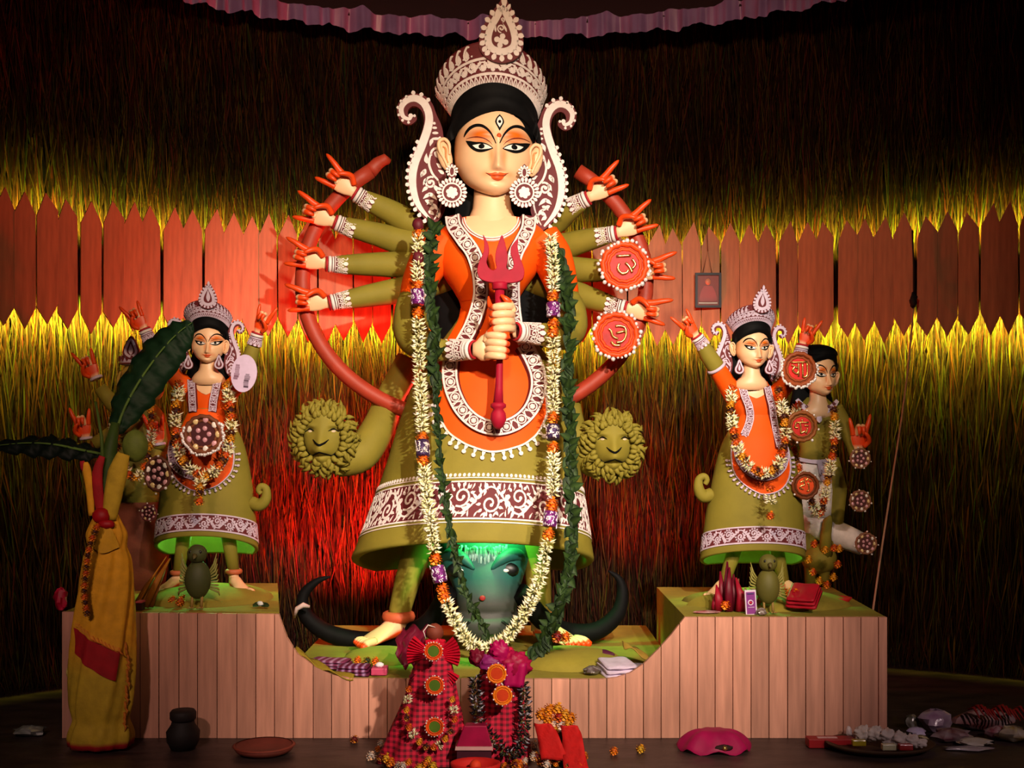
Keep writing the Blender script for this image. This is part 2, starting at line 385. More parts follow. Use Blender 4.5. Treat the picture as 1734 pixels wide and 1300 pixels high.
# mounds the feet stand on
def mound(px, py, d, rx, ry, h, name, label=None):
    c = P(px, py, d); mb = MB(); rows = []
    for i in range(9):
        t = i / 8; rr = 1 - t**1.7; rows.append([c + V(rx*rr*cos(2*PI*j/24)*(1 + .06*sin(3*j)), ry*rr*sin(2*PI*j/24), h*(1 - (1 - t)**2.2)) for j in range(24)])
    mb.grid(rows, True, cap1=True); return mb.build(name, M_['stageolive'], st)
for (px, d, rx, ry, h) in ((648, 4.93, .16, .16, .045), (965, 4.84, .22, .20, .06)):
    c = P(px, 740 + (EYE - ZM)*FPX/d, d); mound(px, 740 + (EYE - ZM)*FPX/d, d, rx, ry, h, 'mound')
for (px, d, rx, ry, zt) in ((350, 4.90, .27, .26, P(0, 1037, DF).z), (1300, 4.90, .34, .25, ZS)):
    mound(px, 740 + (EYE - zt)*FPX/d, d, rx, ry, .055, 'mound')
# ================================================================ heads
FACE_W = [(150, 812, 858), (165, 796, 874), (185, 779, 892), (205, 771, 900), (226, 767, 903), (242, 766, 903), (261, 767, 902), (275, 771, 897), (291, 780, 889), (300, 787, 882), (309, 797, 872), (317, 810, 861), (322, 821, 853), (325.5, 832, 844)]
FACE_L = [(a, b) for a, b, c in FACE_W]; FACE_R = [(a, c) for a, b, c in FACE_W]
FACE_P = [(150, 34), (165, 22), (185, 11), (205, 5), (226, 3), (240, 5), (252, 4), (270, 0), (290, -1), (308, 1), (317, 6), (322, 12), (325.5, 20)]
def gs(x, s): return math.exp(-(x / s) ** 2)
NOSE_H = [(222, 0), (232, 3.5), (245, 6), (262, 10), (276, 15), (283, 18), (287, 15), (290, 3), (292, 0)]
def face_off(x, y):
    l, r = sm(FACE_L, y), sm(FACE_R, y); c = (l + r) / 2; h = (r - l) / 2; t = max(-1, min(1, (x - c) / h))
    o = sm(FACE_P, y) + 62 * min(1, h / 55) * (1 - math.sqrt(max(0, 1 - t*t))) ** 1.0
    nw = interp([(222, 4.5), (245, 5), (270, 6.5), (284, 10), (292, 10)], y); dx = abs(x - 844)
    o -= interp(NOSE_H, y) * (math.exp(-(dx / nw) ** 2) * .55 + .45 * max(0, 1 - dx / nw / 1.25))
    o -= 3.4*gs(x - 843, 13)*gs(y - 294.5, 2.6) + 4.2*gs(x - 843, 10.5)*gs(y - 301, 3.2) - 1.5*gs(x - 843, 14)*gs(y - 298, 1.2)
    o += 2.5*gs(x - 843, 12)*gs(y - 308, 4) - 3.5*gs(x - 841, 13)*gs(y - 317, 7)
    for ex in (813, 873): o += 3.0*gs(x - ex, 15)*gs(y - 246, 9) - 3.0*gs(x - ex, 16)*gs(y - 226, 8)
    return o
def mixc(a, b, t): t = max(0, min(1, t)); return tuple(x + (y - x) * t for x, y in zip(a, b))
def face_col(x, y):
    c = CREAM; og = srgb(216, 104, 16)
    m = abs(x - 843); k = gs(m - 28, 26)*gs(y - 226, 10)*1.1 if y < 236 else gs(m - 26, 26)*gs(y - 236, 5)*.8
    k *= min(1, max(0, (m - 3) / 6)); c = mixc(c, og, k)
    c = mixc(c, og, .62*gs(m - 11, 5)*gs(y - 262, 20)); c = mixc(c, og, .45*gs(m - 20, 9)*gs(y - 294, 7))
    c = mixc(c, srgb(214, 120, 40), .55*gs(x - 768, 12) + .35*gs(x - 905, 9)); return c
EYE_U = [(788, 233), (796, 235), (805, 237.2), (815, 238.2), (824, 241), (831, 245.5), (835.5, 250.4)]
EYE_D = [(788, 233), (792, 241), (799, 249.5), (808, 255), (817, 256.2), (827, 253.8), (835.5, 250.4)]
WHT_U = [(800, 242.4), (807, 241.4), (815, 240.8), (822, 242.3), (828, 245.4), (833.5, 249.8)]
WHT_D = [(800, 242.4), (805, 247.5), (811, 250.3), (818, 251), (826, 250.7), (833.5, 249.8)]
BROW = [(785, 226.5), (789, 219), (796, 212.5), (805, 209.5), (815, 210.8), (824, 216.5), (832, 226), (837, 235), (840, 242)]
MIR = lambda pts: [(1686 - p[0], p[1]) for p in pts]
def fill(rel, up, dn, h, n=5, m=5):
    U = cr(up, m); D = cr(dn, m)
    rel.mb.grid([[rel.pt(lerp(a[0], b[0], j/n), lerp(a[1], b[1], j/n), h) for a, b in zip(U, D)] for j in range(n + 1)])
def make_head(F, root, crown=True, ears=True, disc_ear=True, orn=True, wm='white', bindi=True, hair_len=1.0, sg=1, cap=True):
    W = M_[wm]
    # face
    rows = []; cols = []
    ys = [152 + (325.5 - 152) * i / 92 for i in range(93)]
    for y in ys:
        l, r = sm(FACE_L, y), sm(FACE_R, y)
        row = []
        for j in range(71):
            t = sin(PI/2 * (-1 + 2*j/70)); t = .75*t + .25*(-1 + 2*j/70); x = (l + r)/2 + (r - l)/2*t
            row.append(F(x, y, face_off(x, y))); cols.append(face_col(x, y))
        rows.append(row)
    for y, o, w in ((325, 34, 12), (321, 52, 20), (316, 72, 30)):
        row = []
        for j in range(71): t = -1 + 2*j/70; row.append(F(837 + w*t, y - 4*abs(t), o + 10*t*t)); cols.append(CREAM)
        rows.append(row)
    mb = MB(); mb.grid(rows, col=cols)
    head = mb.build('face', M_['skin'], root)
    S = lambda u, v: F(u, v, face_off(u, v))
    def dec(name, m, fn, **k):
        r = Rel(S, sg=sg, **k); fn(r); r.mb.build(name, m, head)
    for f in (lambda p: p, MIR):
        dec('eye_outline', M_['hair'], lambda r: fill(r, f(EYE_U), f(EYE_D), .5))
        dec('eyebrow', M_['hair'], lambda r: r.stroke(f(BROW), [1.0, 4.2, 5.6, 5.6, 5.0, 4.2, 3.0, 1.8, .8], .5, smooth=4))
        dec('eyelid_line', M_['lipline'], lambda r: r.stroke(f([(789, 230.5), (798, 229.5), (808, 230), (819, 232.5), (828, 237.5), (834, 244)]), [.4, 1.2, 1.4, 1.4, 1.2, .4], .5, smooth=4))
        dec('eye_white', mat_eye, lambda r: fill(r, f(WHT_U), f(WHT_D), 1.0))
        dec('iris', M_['hair'], lambda r: r.disc(f([(815.5, 245.4)])[0][0], 245.4, 5.6, 5.0, 16, 1.5), base=.4)
    if bindi:
        dec('third_eye', M_['hair'], lambda r: fill(r, [(846, 191), (841, 197), (838.4, 204.5), (841, 211), (846, 221)], [(846, 191), (851, 197), (853.6, 204.5), (851, 211), (846, 221)], .5))
        dec('third_eye_white', mat_eye, lambda r: fill(r, [(846, 194.5), (842.6, 199), (841.2, 204.5), (842.6, 209), (846, 214.5)], [(846, 194.5), (849.4, 199), (850.8, 204.5), (849.4, 209), (846, 214.5)], 1.0))
        dec('third_eye_iris', M_['hair'], lambda r: r.disc(846, 204.5, 2.6, 3, 12, 1.5), base=.4)
        dec('forehead_dot', M_['lip'], lambda r: r.disc(845, 228.5, 3.6, n=14))
    dec('upper_lip', M_['lip'], lambda r: fill(r, [(824, 293), (832, 293.6), (839, 292.2), (843, 293.4), (847, 292.2), (853, 293), (859.5, 292)], [(824, 293), (832, 297), (838, 298.2), (843, 298.6), (848, 298.2), (853, 296.5), (859.5, 292)], .6))
    dec('lower_lip', M_['lip'], lambda r: fill(r, [(829, 296.5), (835, 298.6), (843, 299.4), (850, 298.6), (855, 296)], [(829, 296.5), (835, 302.5), (843, 305), (850, 302.3), (855, 296)], .9))
    dec('lip_line', M_['lipline'], lambda r: r.stroke([(823, 292.6), (832, 297), (838, 298.2), (843, 298.8), (848, 298.2), (853, 296.3), (860.5, 291.6)], [.4, 1.1, 1.3, 1.1, .4], 1.3, smooth=3))
    # neck
    rows = []
    for y, hw, hd, oc in ((300, 31, 30, 66), (320, 32, 31, 64), (342, 34, 32, 62), (356, 40, 36, 64), (368, 54, 42, 66), (384, 66, 46, 68), (402, 72, 48, 70), (414, 50, 36, 72)):
        rows.append([F(832 + hw*sin(2*PI*j/28), y, oc - hd*cos(2*PI*j/28)) for j in range(28)])
    MB(CREAM).grid(rows, True).build('neck', M_['skin'], root)
    # ears
    if ears:
        for sx, cx, cy in ((-1, 750, 251), (1, 907, 261)):
            mb = MB(CREAM)
            rot = Matrix.Rotation(sx * -.22, 3, 'Y')
            tb = []
            for i in range(8):
                ph = PI * i / 7
                tb.append([F(cx + (13*sin(ph) * cos(2*PI*j/16)) + sx*-.22*(-27*cos(ph)), cy - 27*cos(ph), 52 + 7*sin(ph)*sin(2*PI*j/16) ) for j in range(16)])
            mb.grid(tb, True)
            hx = [(cx - sx*6, cy + 22), (cx - sx*2 + sx*2, cy + 8), (cx + sx*9, cy - 10), (cx + sx*9, cy - 23), (cx, cy - 27), (cx - sx*8, cy - 18), (cx - sx*9, cy)]
            mb.tube([F(a, b, 46) for a, b in cr(hx, 5)], [2.2*F.s, 3.2*F.s, 3.4*F.s, 3.2*F.s, 2*F.s], 8)
            mb.tube([F(a, b, 45) for a, b in cr([(cx + sx*3, cy - 14), (cx - sx*2, cy - 10), (cx - sx*3, cy + 4), (cx - sx*6, cy + 14)], 4)], [1*F.s, 2.2*F.s, 1.4*F.s], 6, col=srgb(214, 140, 80))
            mb.build('ear', M_['skin'], root)
    # hair: cap between the hairline and the crown, skull behind, fall down the back
    low = [(764, 300, 96), (753, 268, 84), (756, 240, 62), (764, 228, 46), (770, 222, None), (779, 212, None), (790, 203, None), (805, 195, None), (825, 188.5, None), (846, 184.5, None), (866, 188.5, None), (882, 194, None), (894, 203, None), (901, 214, None), (906, 226, 46), (911, 240, 62), (912, 268, 84), (902, 300, 96)]
    low = [(a, b, (face_off(a, b) - 1.5) if c is None else c) for a, b, c in low]; low = cr(low, 4); L = len(low)
    rows = []
    for i in range(9):
        t = i / 8; row = []
        for j, (a, b, c) in enumerate(low):
            al = -1.95 + 3.9*j/(L - 1); tx, ty, tz = 836 + 77*sin(al), 186 - 46*max(0, cos(al)) , 78 - 80*cos(al)
            bu = 7*sin(PI*min(1, t*1.3 + .15)); row.append(F(lerp(a, tx, t) + bu*sin(al), lerp(b, ty, t), lerp(c, tz, t) - bu*cos(al)))
        rows.append(row)
    mb = MB(); mb.grid(rows)
    q = F.s; rows = []
    for i in range(13):
        ph = PI*i/12; rows.append([F(836 + 76*sin(ph)*cos(2*PI*j/24), 208 - 78*cos(ph), 84 + 74*sin(ph)*sin(2*PI*j/24)) for j in range(24)])
    if not crown:
        rows = [[F(836 + 80*sin(PI*i/12)*cos(2*PI*j/24), 200 - 70*cos(PI*i/12), 78 + 84*sin(PI*i/12)*sin(2*PI*j/24)) for j in range(24)] for i in range(13)]
        mb2 = MB().grid([[F(836 + 81*sin(PI*.5*i/8)*cos(2*PI*j/30), 168 - 44*cos(PI*.5*i/8), 78 + 82*sin(PI*.5*i/8)*sin(2*PI*j/30)) for j in range(30)] for i in range(9)], True)
        mb.add(mb2.v, mb2.f)
    else: mb.grid(rows, True)
    tabs = [(240, 66, 20, 120), (290, 78, 26, 112), (330, 90, 28, 105), (372, 100, 28, 108), (400, 104, 24, 118), (480, 112, 22, 126), (560, 104, 20, 130), (620, 60, 12, 134)]
    tabs = [t for t in tabs if t[0] <= 240 + 380*hair_len]
    mb.grid([[F(832 + a*cos(2*PI*j/22), y, o + b*sin(2*PI*j/22)) for j in range(22)] for y, a, b, o in tabs], True, cap0=True, cap1=True)
    mb.build('hair', M_['hair'], root)
    # crown
    if crown:
        def CS(u, v):
            t = v / 76; th = u / 88; rr = 74 + 24*t; c = max(0, cos(th))
            return F(838 - 8*t + rr*sin(th), (180 - 44*t) - (28 + 33*t)*c, 77 - rr*cos(th)*.97)
        n = 60; mb = MB()
        mb.grid([[CS(88*(-PI + 2*PI*j/n), v) for j in range(n)] for v in range(0, 77, 4)] + [[CS(88*(-PI + 2*PI*j/n), 76) * .94 + F(832, 110, 77) * .06 for j in range(n)], [CS(88*(-PI + 2*PI*j/n), 30) * .93 + F(836, 150, 77) * .07 for j in range(n)]], True, cap1=True)
        cr_o = mb.build('crown', M_['maroon'], root)
        r = Rel(lambda u, v: CS(u, -v), 1.6, sg=sg); Us = 150
        ln = lambda v, w: r.stroke([(u, -v) for u in range(-Us, Us + 1, 5)], w)
        ln(1.2, 2.8); ln(26.5, 4.2); ln(50, 4.0)
        u = -Us + 4
        while u < Us - 3:
            r.stroke([(u - 3.4, -2), (u - 3.4, -15), (u - 2.0, -20), (u, -24), (u + 2.0, -20), (u + 3.4, -15), (u + 3.4, -2)], 1.9, smooth=2)
            r.stroke([(u, -2), (u, -12), (u, -18)], [2.6, 2.6, .4]); u += 9.4
        r.vine(-Us, -8, -48.5, -29.5, 36, 2.3); r.vine(8, Us, -48.5, -29.5, 36, 2.3)
        r.flower(0, -40, 11, 5)
        u = -Us + 6
        while u < Us - 5:
            if abs(u + 2) > 24:
                d = 1 if u < 0 else -1
                r.stroke([(u + d*3, -57), (u - d*4, -54), (u - d*5.5, -61), (u - d*2, -68), (u + d*3, -73), (u + d*6, -71)], [1.6, 3.2, 3.0, 3.2, 3.4, 1.8], smooth=3)
                r.drop(u + d*.5, -67, 12, 6.5, PI/2 + d*.15)
                r.disc(u + d*7, -57, 1.6)
            u += 15
        r.build('crown_relief', W, cr_o)
        # plume
        out = cr([(854, 1), (861, 15), (871, 32), (880, 52), (886, 72), (884, 92), (872, 106), (850, 112), (828, 106), (814, 92), (812, 72), (819, 52), (831, 32), (845, 15)], 4, True)
        po = lambda x, y: -22 + (y - 60)*.10
        mb = MB(); mb.prism([F(a, b, po(a, b)) for a, b in out], [F(a, b, po(a, b) + 7) for a, b in out]); pl = mb.build('crown_plume', M_['maroon'], cr_o, sharp=30)
        r = Rel(lambda u, v: F(u, v, po(u, v)), 1.6, sg=sg)
        inn = cr([(851, 24), (861, 40), (869, 58), (872, 75), (867, 88), (850, 94), (833, 88), (827, 75), (830, 58), (840, 40)], 4, True)
        r.stroke(inn, 11.5, closed=True)
        cx, cy = 850, 66
        m = len(inn)
        for k in range(0, m):
            a = inn[k]; ang = math.atan2(a[1] - cy - 4, a[0] - cx)
            if a[1] < 34: continue
            if k % 2 == 0: r.drop(a[0] + 3*cos(ang), a[1] + 3*sin(ang), 13, 8.6, ang + (.35 if a[0] > cx else -.35) * (1 if a[1] < 85 else 0))
        r.drop(854, 27, 26, 9.5, -PI/2); 
        for k in (-1, 1): r.drop(853 + k*4, 30, 15, 6, -PI/2 + k*.5)
        if disc_ear:
            r.flower(849, 76, 13, 4); r.spiral(849, 56, 7, PI/2, 1.2, 2.2); r.leaf(840, 62, 14, 3.4, -PI/2 - .2, .5); r.leaf(858, 62, 16, 3.4, -PI/2 - .3, -.3); r.spiral(851, 42, 4, PI/2, 1.0, 1.8, -1)
        else:
            r.drop(851, 38, 44, 15, PI/2)
        r.build('plume_relief', W, pl)
    # side ornaments
    if orn:
        outl = [(728, 369), (708, 352), (693, 330), (685, 300), (684, 275), (692, 248), (706, 217), (713, 192), (711, 174), (703, 164), (693, 162), (686, 168), (685, 176), (691, 181), (699, 178), (700, 186), (690, 194), (677, 192), (668, 180), (666, 164), (673, 150), (686, 142), (702, 140), (718, 146), (728, 158), (735, 176), (745, 200), (748, 230), (750, 270), (755, 310), (748, 345), (738, 362)]
        edge = [(726, 362), (707, 340), (697, 318), (693, 290), (697, 262), (709, 232), (720, 200), (722, 178), (714, 158), (699, 148.5), (683, 152), (673.5, 165), (677, 180), (688, 184.5), (691, 178)]
        for side in (0, 1):
            X = (lambda p: p) if side == 0 else (lambda p: (828 + (827 - p[0])*.94, p[1] + 10))
            o0 = 64
            oc = cr([X(p) for p in outl], 3, True)
            if side: oc = oc[::-1]
            mb = MB(); mb.prism([F(a, b, o0) for a, b in oc], [F(a, b, o0 + 7) for a, b in oc]); pl = mb.build('side_ornament', M_['maroon'], root, sharp=30)
            r = Rel(lambda u, v: F(*X((u, v)), o0), 1.8, sg=sg*(1 if side == 0 else -1))
            ed = cr(edge, 5); r.stroke(ed, [3, 8, 11, 13, 14, 14, 14, 13, 13, 12, 11, 9, 7, 5, 5]); tot = sum(math.hypot(q[0] - p[0], q[1] - p[1]) for p, q in zip(ed, ed[1:])); run = 0
            r.disc(690, 179, 4.5)
            acc = 0
            for a, b in zip(ed, ed[1:]):
                dl = math.hypot(b[0] - a[0], b[1] - a[1]); acc += dl; run += dl
                if acc > 7.8:
                    acc = 0; tx, ty = (b[0] - a[0]) / dl, (b[1] - a[1]) / dl; fs = 1 if run / tot < .52 else -1; wb = 4.5 if run / tot < .8 else 2.5
                    if run / tot < .5 or b[1] < 160 or b[0] < 700: r.drop(b[0] + fs*ty*wb, b[1] - fs*tx*wb, 9 if run/tot < .8 else 6, 7.2 if run/tot < .8 else 5, math.atan2(-fs*tx - ty*.5, fs*ty - tx*.5) if fs > 0 else math.atan2(-fs*tx + ty*.4, fs*ty + tx*.4))
            for i, (y, x, w) in enumerate(((192, 731, 3), (200, 732, 4.5), (209, 733, 6), (219, 734, 8))): r.disc(x, y, w, 2.6)
            r.spiral(737, 245, 12, PI*.9, 1.1, 4.2); r.stroke([(725, 245), (722, 262), (728, 280), (738, 292), (742, 306)], [3, 4, 4, 3, 2], smooth=4)
            r.spiral(725, 296, 11, -PI*.35, 1.25, 3.8, -1); r.leaf(719, 262, 18, 8, -PI*.6, .6); r.leaf(716, 272, 17, 8, PI*.62, .4)
            for i, (x, y, a, l) in enumerate(((742, 318, -2.0, 22), (736, 326, -2.3, 20), (730, 336, -2.4, 18), (745, 325, -1.5, 24), (738, 344, -2.2, 16), (731, 352, -2.4, 12), (742, 336, 1.9, 22))): r.drop(x, y, l, 7, a, curl=-.4)
            for (x, y, a, l) in ((712, 300, -1.2, 14), (710, 312, -.9, 14), (712, 324, -.8, 15), (718, 334, -.7, 14), (722, 344, -.7, 12), (735, 262, .6, 12), (738, 274, .4, 12), (708, 286, -1.3, 12), (724, 232, -1.4, 14), (741, 228, -1.7, 13)): r.drop(x, y, l, 6.5, a, curl=.4)
            r.stroke([(746, 300), (745, 325), (738, 348), (731, 360)], [2, 3, 3, 1.5], smooth=4)
            r.build('side_relief', W, pl)
        # earrings
        for cx, cy, ty in ((765, 325, 288), (888, 325, 290)):
            mb = MB()
            if disc_ear:
                mb.lathe(F(cx, cy, 8), [(.01*F.s, -3*F.s), (24*F.s, -3*F.s), (25*F.s, 0), (24*F.s, 3*F.s), (.01*F.s, 3*F.s)], 32, ax=(0, -1, 0))
                oc = cr([(cx, ty - 14), (cx + 7, ty - 2), (cx + 7, ty + 8), (cx, ty + 14), (cx - 7, ty + 8), (cx - 7, ty - 2)], 3, True); mb.prism([F(a, b, 6) for a, b in oc], [F(a, b, 11) for a, b in oc])
                e = mb.build('earring', M_['maroon'], root, sharp=35); r = Rel(lambda u, v: F(u, v, 5), 1.4, sg=sg)
                for k in range(22): a = 2*PI*k/22; r.drop(cx + 17*cos(a), cy + 17*sin(a), 9, 5.2, a)
                r.ring(cx, cy, 15.8, 2.6, 30); r.flower(cx, cy, 11, 6)
                r.mb.add([], [])
                for k in range(9): a = -PI*1.25 + 2*PI*.75*k/8 + PI*.0; r.drop(cx + 5*cos(a), ty + 5*sin(a), 6, 3.6, a)
                r.ring(cx, ty + 1, 4.4, 2, 14, 8)
                r.build('earring_relief', W, e)
            else:
                oc = cr([(cx, cy - 36), (cx + 9, cy - 14), (cx + 19, cy + 4), (cx + 17, cy + 20), (cx, cy + 28), (cx - 17, cy + 20), (cx - 19, cy + 4), (cx - 9, cy - 14)], 3, True)
                mb.prism([F(a, b, 6) for a, b in oc], [F(a, b, 11) for a, b in oc]); e = mb.build('earring', M_['maroon'], root, sharp=35); r = Rel(lambda u, v: F(u, v, 6), 1.6, sg=sg)
                r.stroke(cr([(cx, cy - 28), (cx + 8, cy - 9), (cx + 15, cy + 6), (cx + 12, cy + 18), (cx, cy + 23), (cx - 12, cy + 18), (cx - 15, cy + 6), (cx - 8, cy - 9)], 3, True), 6, closed=True)
                r.drop(cx, cy - 12, 26, 9, PI/2); r.build('earring_relief', W, e)
    return head
mat_eye = mat('eye_white_paint', srgb(232, 224, 216), .4)
M_['lip'] = mat('vermilion_lip_paint', srgb(214, 84, 36), .4)
M_['lipline'] = mat('dark_lip_line_paint', srgb(110, 24, 16), .5)
# ================================================================ hands, sleeves, feet
def hand(root, wrist, tip, normal, size, pose='horns', flip=1, name='hand', palm=ALTA, inner=None):
    inner = inner or palm
    """wrist -> tip is the way the fingers point, normal the way the palm faces; flip=1: index on the up side (tip x normal)"""
    w = Vector(wrist); X = (Vector(tip) - w).normalized(); Z = Vector(normal); Z = (Z - X * Z.dot(X)).normalized(); Y = X.cross(Z) * flip
    L = size; T = lambda x, y, z: w + (X*x + Y*y + Z*z) * L
    mb = MB(CREAM)
    # palm: loft of flattened sections, cream on the back, red on the palm side
    rows = []; cols = []
    for x, hw, hd in ((-.04, .115, .10), (.05, .125, .10), (.16, .18, .10), (.30, .22, .10), (.42, .225, .09), (.49, .20, .075), (.52, .15, .04)):
        row = []
        for j in range(18):
            a = 2*PI*j/18; row.append(T(x, hw*cos(a), hd*sin(a) * (.6 if sin(a) > 0 else 1))); cols.append(inner if sin(a) > .3 and x > .1 else CREAM)
        rows.append(row)
    mb.grid(rows, True, cols, True, True)
    def finger(pts, r, cs):
        p = cr(pts, 4); m = len(p)
        mb.tube([T(*q) for q in p], [r*L*interp([(0, 1), (.35, .95), (.6, .88), (.85, .68), (.96, .4), (1, .12)], i/(m - 1)) for i in range(m)], 9, cols=[cs(i/(m - 1)) for i in range(m)])
    red = lambda t: palm
    tipc = lambda t: CREAM if t < .62 else palm
    ys = (.165, .055, -.055, -.16)
    if pose == 'horns':
        finger([(.40, ys[0], 0), (.58, ys[0] + .03, .01), (.76, ys[0] + .08, .02), (.99, ys[0] + .13, .0)], .074, red)
        finger([(.40, ys[3], 0), (.55, ys[3] - .03, .01), (.70, ys[3] - .07, .02), (.88, ys[3] - .11, 0)], .068, red)
        for y in ys[1:3]: finger([(.40, y, 0), (.60, y, .04), (.66, y, .16), (.55, y, .24), (.42, y, .23)], .068, tipc)
        finger([(.10, .13, .04), (.24, .24, .12), (.38, .19, .22), (.50, .08, .27)], .068, red)
    elif pose == 'flat':
        for k, (y, l) in enumerate(zip(ys, (.88, .98, .92, .78))): finger([(.40, y, 0), (.60, y*1.08, .03), (l, y*1.2, .06)], .062, red)
        finger([(.10, .14, .03), (.26, .28, .06), (.44, .34, .06)], .066, red)
    return mb.build(name, M_['skin'], root)
def cuff(root, p0, p1, r0, r1, wm='white', zig=True):
    """patterned cuff: p0 at the wrist side, p1 at the sleeve side"""
    p0, p1 = Vector(p0), Vector(p1); ax = p1 - p0; L = ax.length; ax.normalize(); rot = ax.to_track_quat('Z', 'Y').to_matrix()
    mb = MB(srgb(150, 92, 92)); mb.lathe(p0, [(r0*.9, -.001), (r0, 0), (r1, L), (r1*.9, L)], 22, ax=ax)
    c = mb.build('cuff', M_['maroon'], root, sharp=40); k = r0 / 14
    S = lambda u, v: p0 + rot @ V(lerp(r0, r1, v*k/L) * cos(u*k/r0), lerp(r0, r1, v*k/L) * sin(u*k/r0), v*k)
    r = Rel(S, 1.2, sg=1); H = L / k; n = 10; U = 2*PI*14
    r.sg = -1 if (S(.5, 1) - S(0, 1)).cross(S(0, 1.5) - S(0, 1)).dot(S(0, 1) - (p0 + ax*k)) > 0 else 1
    r.stroke([(U*i/28, 1.2) for i in range(29)], 2.6); r.stroke([(U*i/28, 5) for i in range(29)], 1.4); r.stroke([(U*i/28, H*.62) for i in range(29)], 1.4)
    for i in range(n):
        u = U*i/n; r.drop(u, H*.64, H*.42, 6.2, PI/2); r.disc(u + U/n/2, H*.72, 1.4); r.spiral(u + 2, (5 + H*.62)/2, max(1.6, (H*.62 - 5)*.38), 0, 1.1, 1.3, n=9); r.stroke([(u + 5, 6), (u + 7, H*.6)], 1.2)
    r.build('cuff_relief', M_[wm], c); return c
def bangle(root, c, ax, r, t, col, name='bangle'):
    c = Vector(c); rot = Vector(ax).to_track_quat('Z', 'Y').to_matrix(); n = 24; m = 8; mb = MB(col)
    mb.grid([[c + rot @ V((r + t*cos(2*PI*j/m)) * cos(2*PI*i/n), (r + t*cos(2*PI*j/m)) * sin(2*PI*i/n), t*1.2*sin(2*PI*j/m)) for j in range(m)] for i in range(n + 1)], True)
    return mb.build(name, M_['clay'], root)
RED = srgb(170, 22, 34)
def wrist_set(root, a, b, r, wm='white', long=1.0):
    """a: wrist, b: point up the sleeve; red and white bangles then the cuff"""
    a, b = Vector(a), Vector(b); d = (b - a).normalized()
    bangle(root, a, d, r*.92, r*.13, RED); bangle(root, a + d*r*.42, d, r*.96, r*.2, WHITE)
    cuff(root, a + d*r*.75, a + d*r*(.75 + 1.7*long), r*1.02, r*1.16, wm)
    return a + d*r*(.75 + 1.6*long)
def foot(root, heel, toe, size, up=.0):
    h, t = Vector(heel), Vector(toe); X = (t - h); X.normalize(); Z = V(0, 0, 1); Z = (Z - X*Z.dot(X)).normalized(); Y = Z.cross(X); L = size
    T = lambda x, y, z: h + (X*x + Y*y + Z*z)*L
    mb = MB(CREAM); rows = []; cols = []
    for x, hw, hz in ((-.12, .06, .12), (-.08, .13, .24), (0, .16, .34), (.12, .165, .33), (.28, .18, .25), (.45, .215, .19), (.60, .225, .13), (.70, .20, .09), (.74, .14, .06)):
        row = []
        for j in range(18):
            a = 2*PI*j/18; row.append(T(x, hw*cos(a), hz*(.5 + .5*sin(a)))); cols.append(ALTA if sin(a) < -.25 or (x > .6 and sin(a) < .3) else CREAM)
        rows.append(row)
    mb.grid(rows, True, cols, True, True)
    for k in range(5):
        y = .17 - .085*k; l = (.30, .27, .24, .20, .16)[k]; r = (.066, .048, .045, .043, .04)[k]
        p = cr([(.58, y*.95, .09), (.58 + l*.55, y*1.08, .10), (.58 + l*.85, y*1.12, .06), (.58 + l, y*1.12, .045)], 3); m = len(p)
        mb.tube([T(*q) for q in p], [r*L*interp([(0, 1), (.8, .95), (1, .3)], i/(m - 1)) for i in range(m)], 9, cols=[CREAM if i < m*.45 else ALTA for i in range(m)])
    return mb.build('foot', M_['skin'], root)
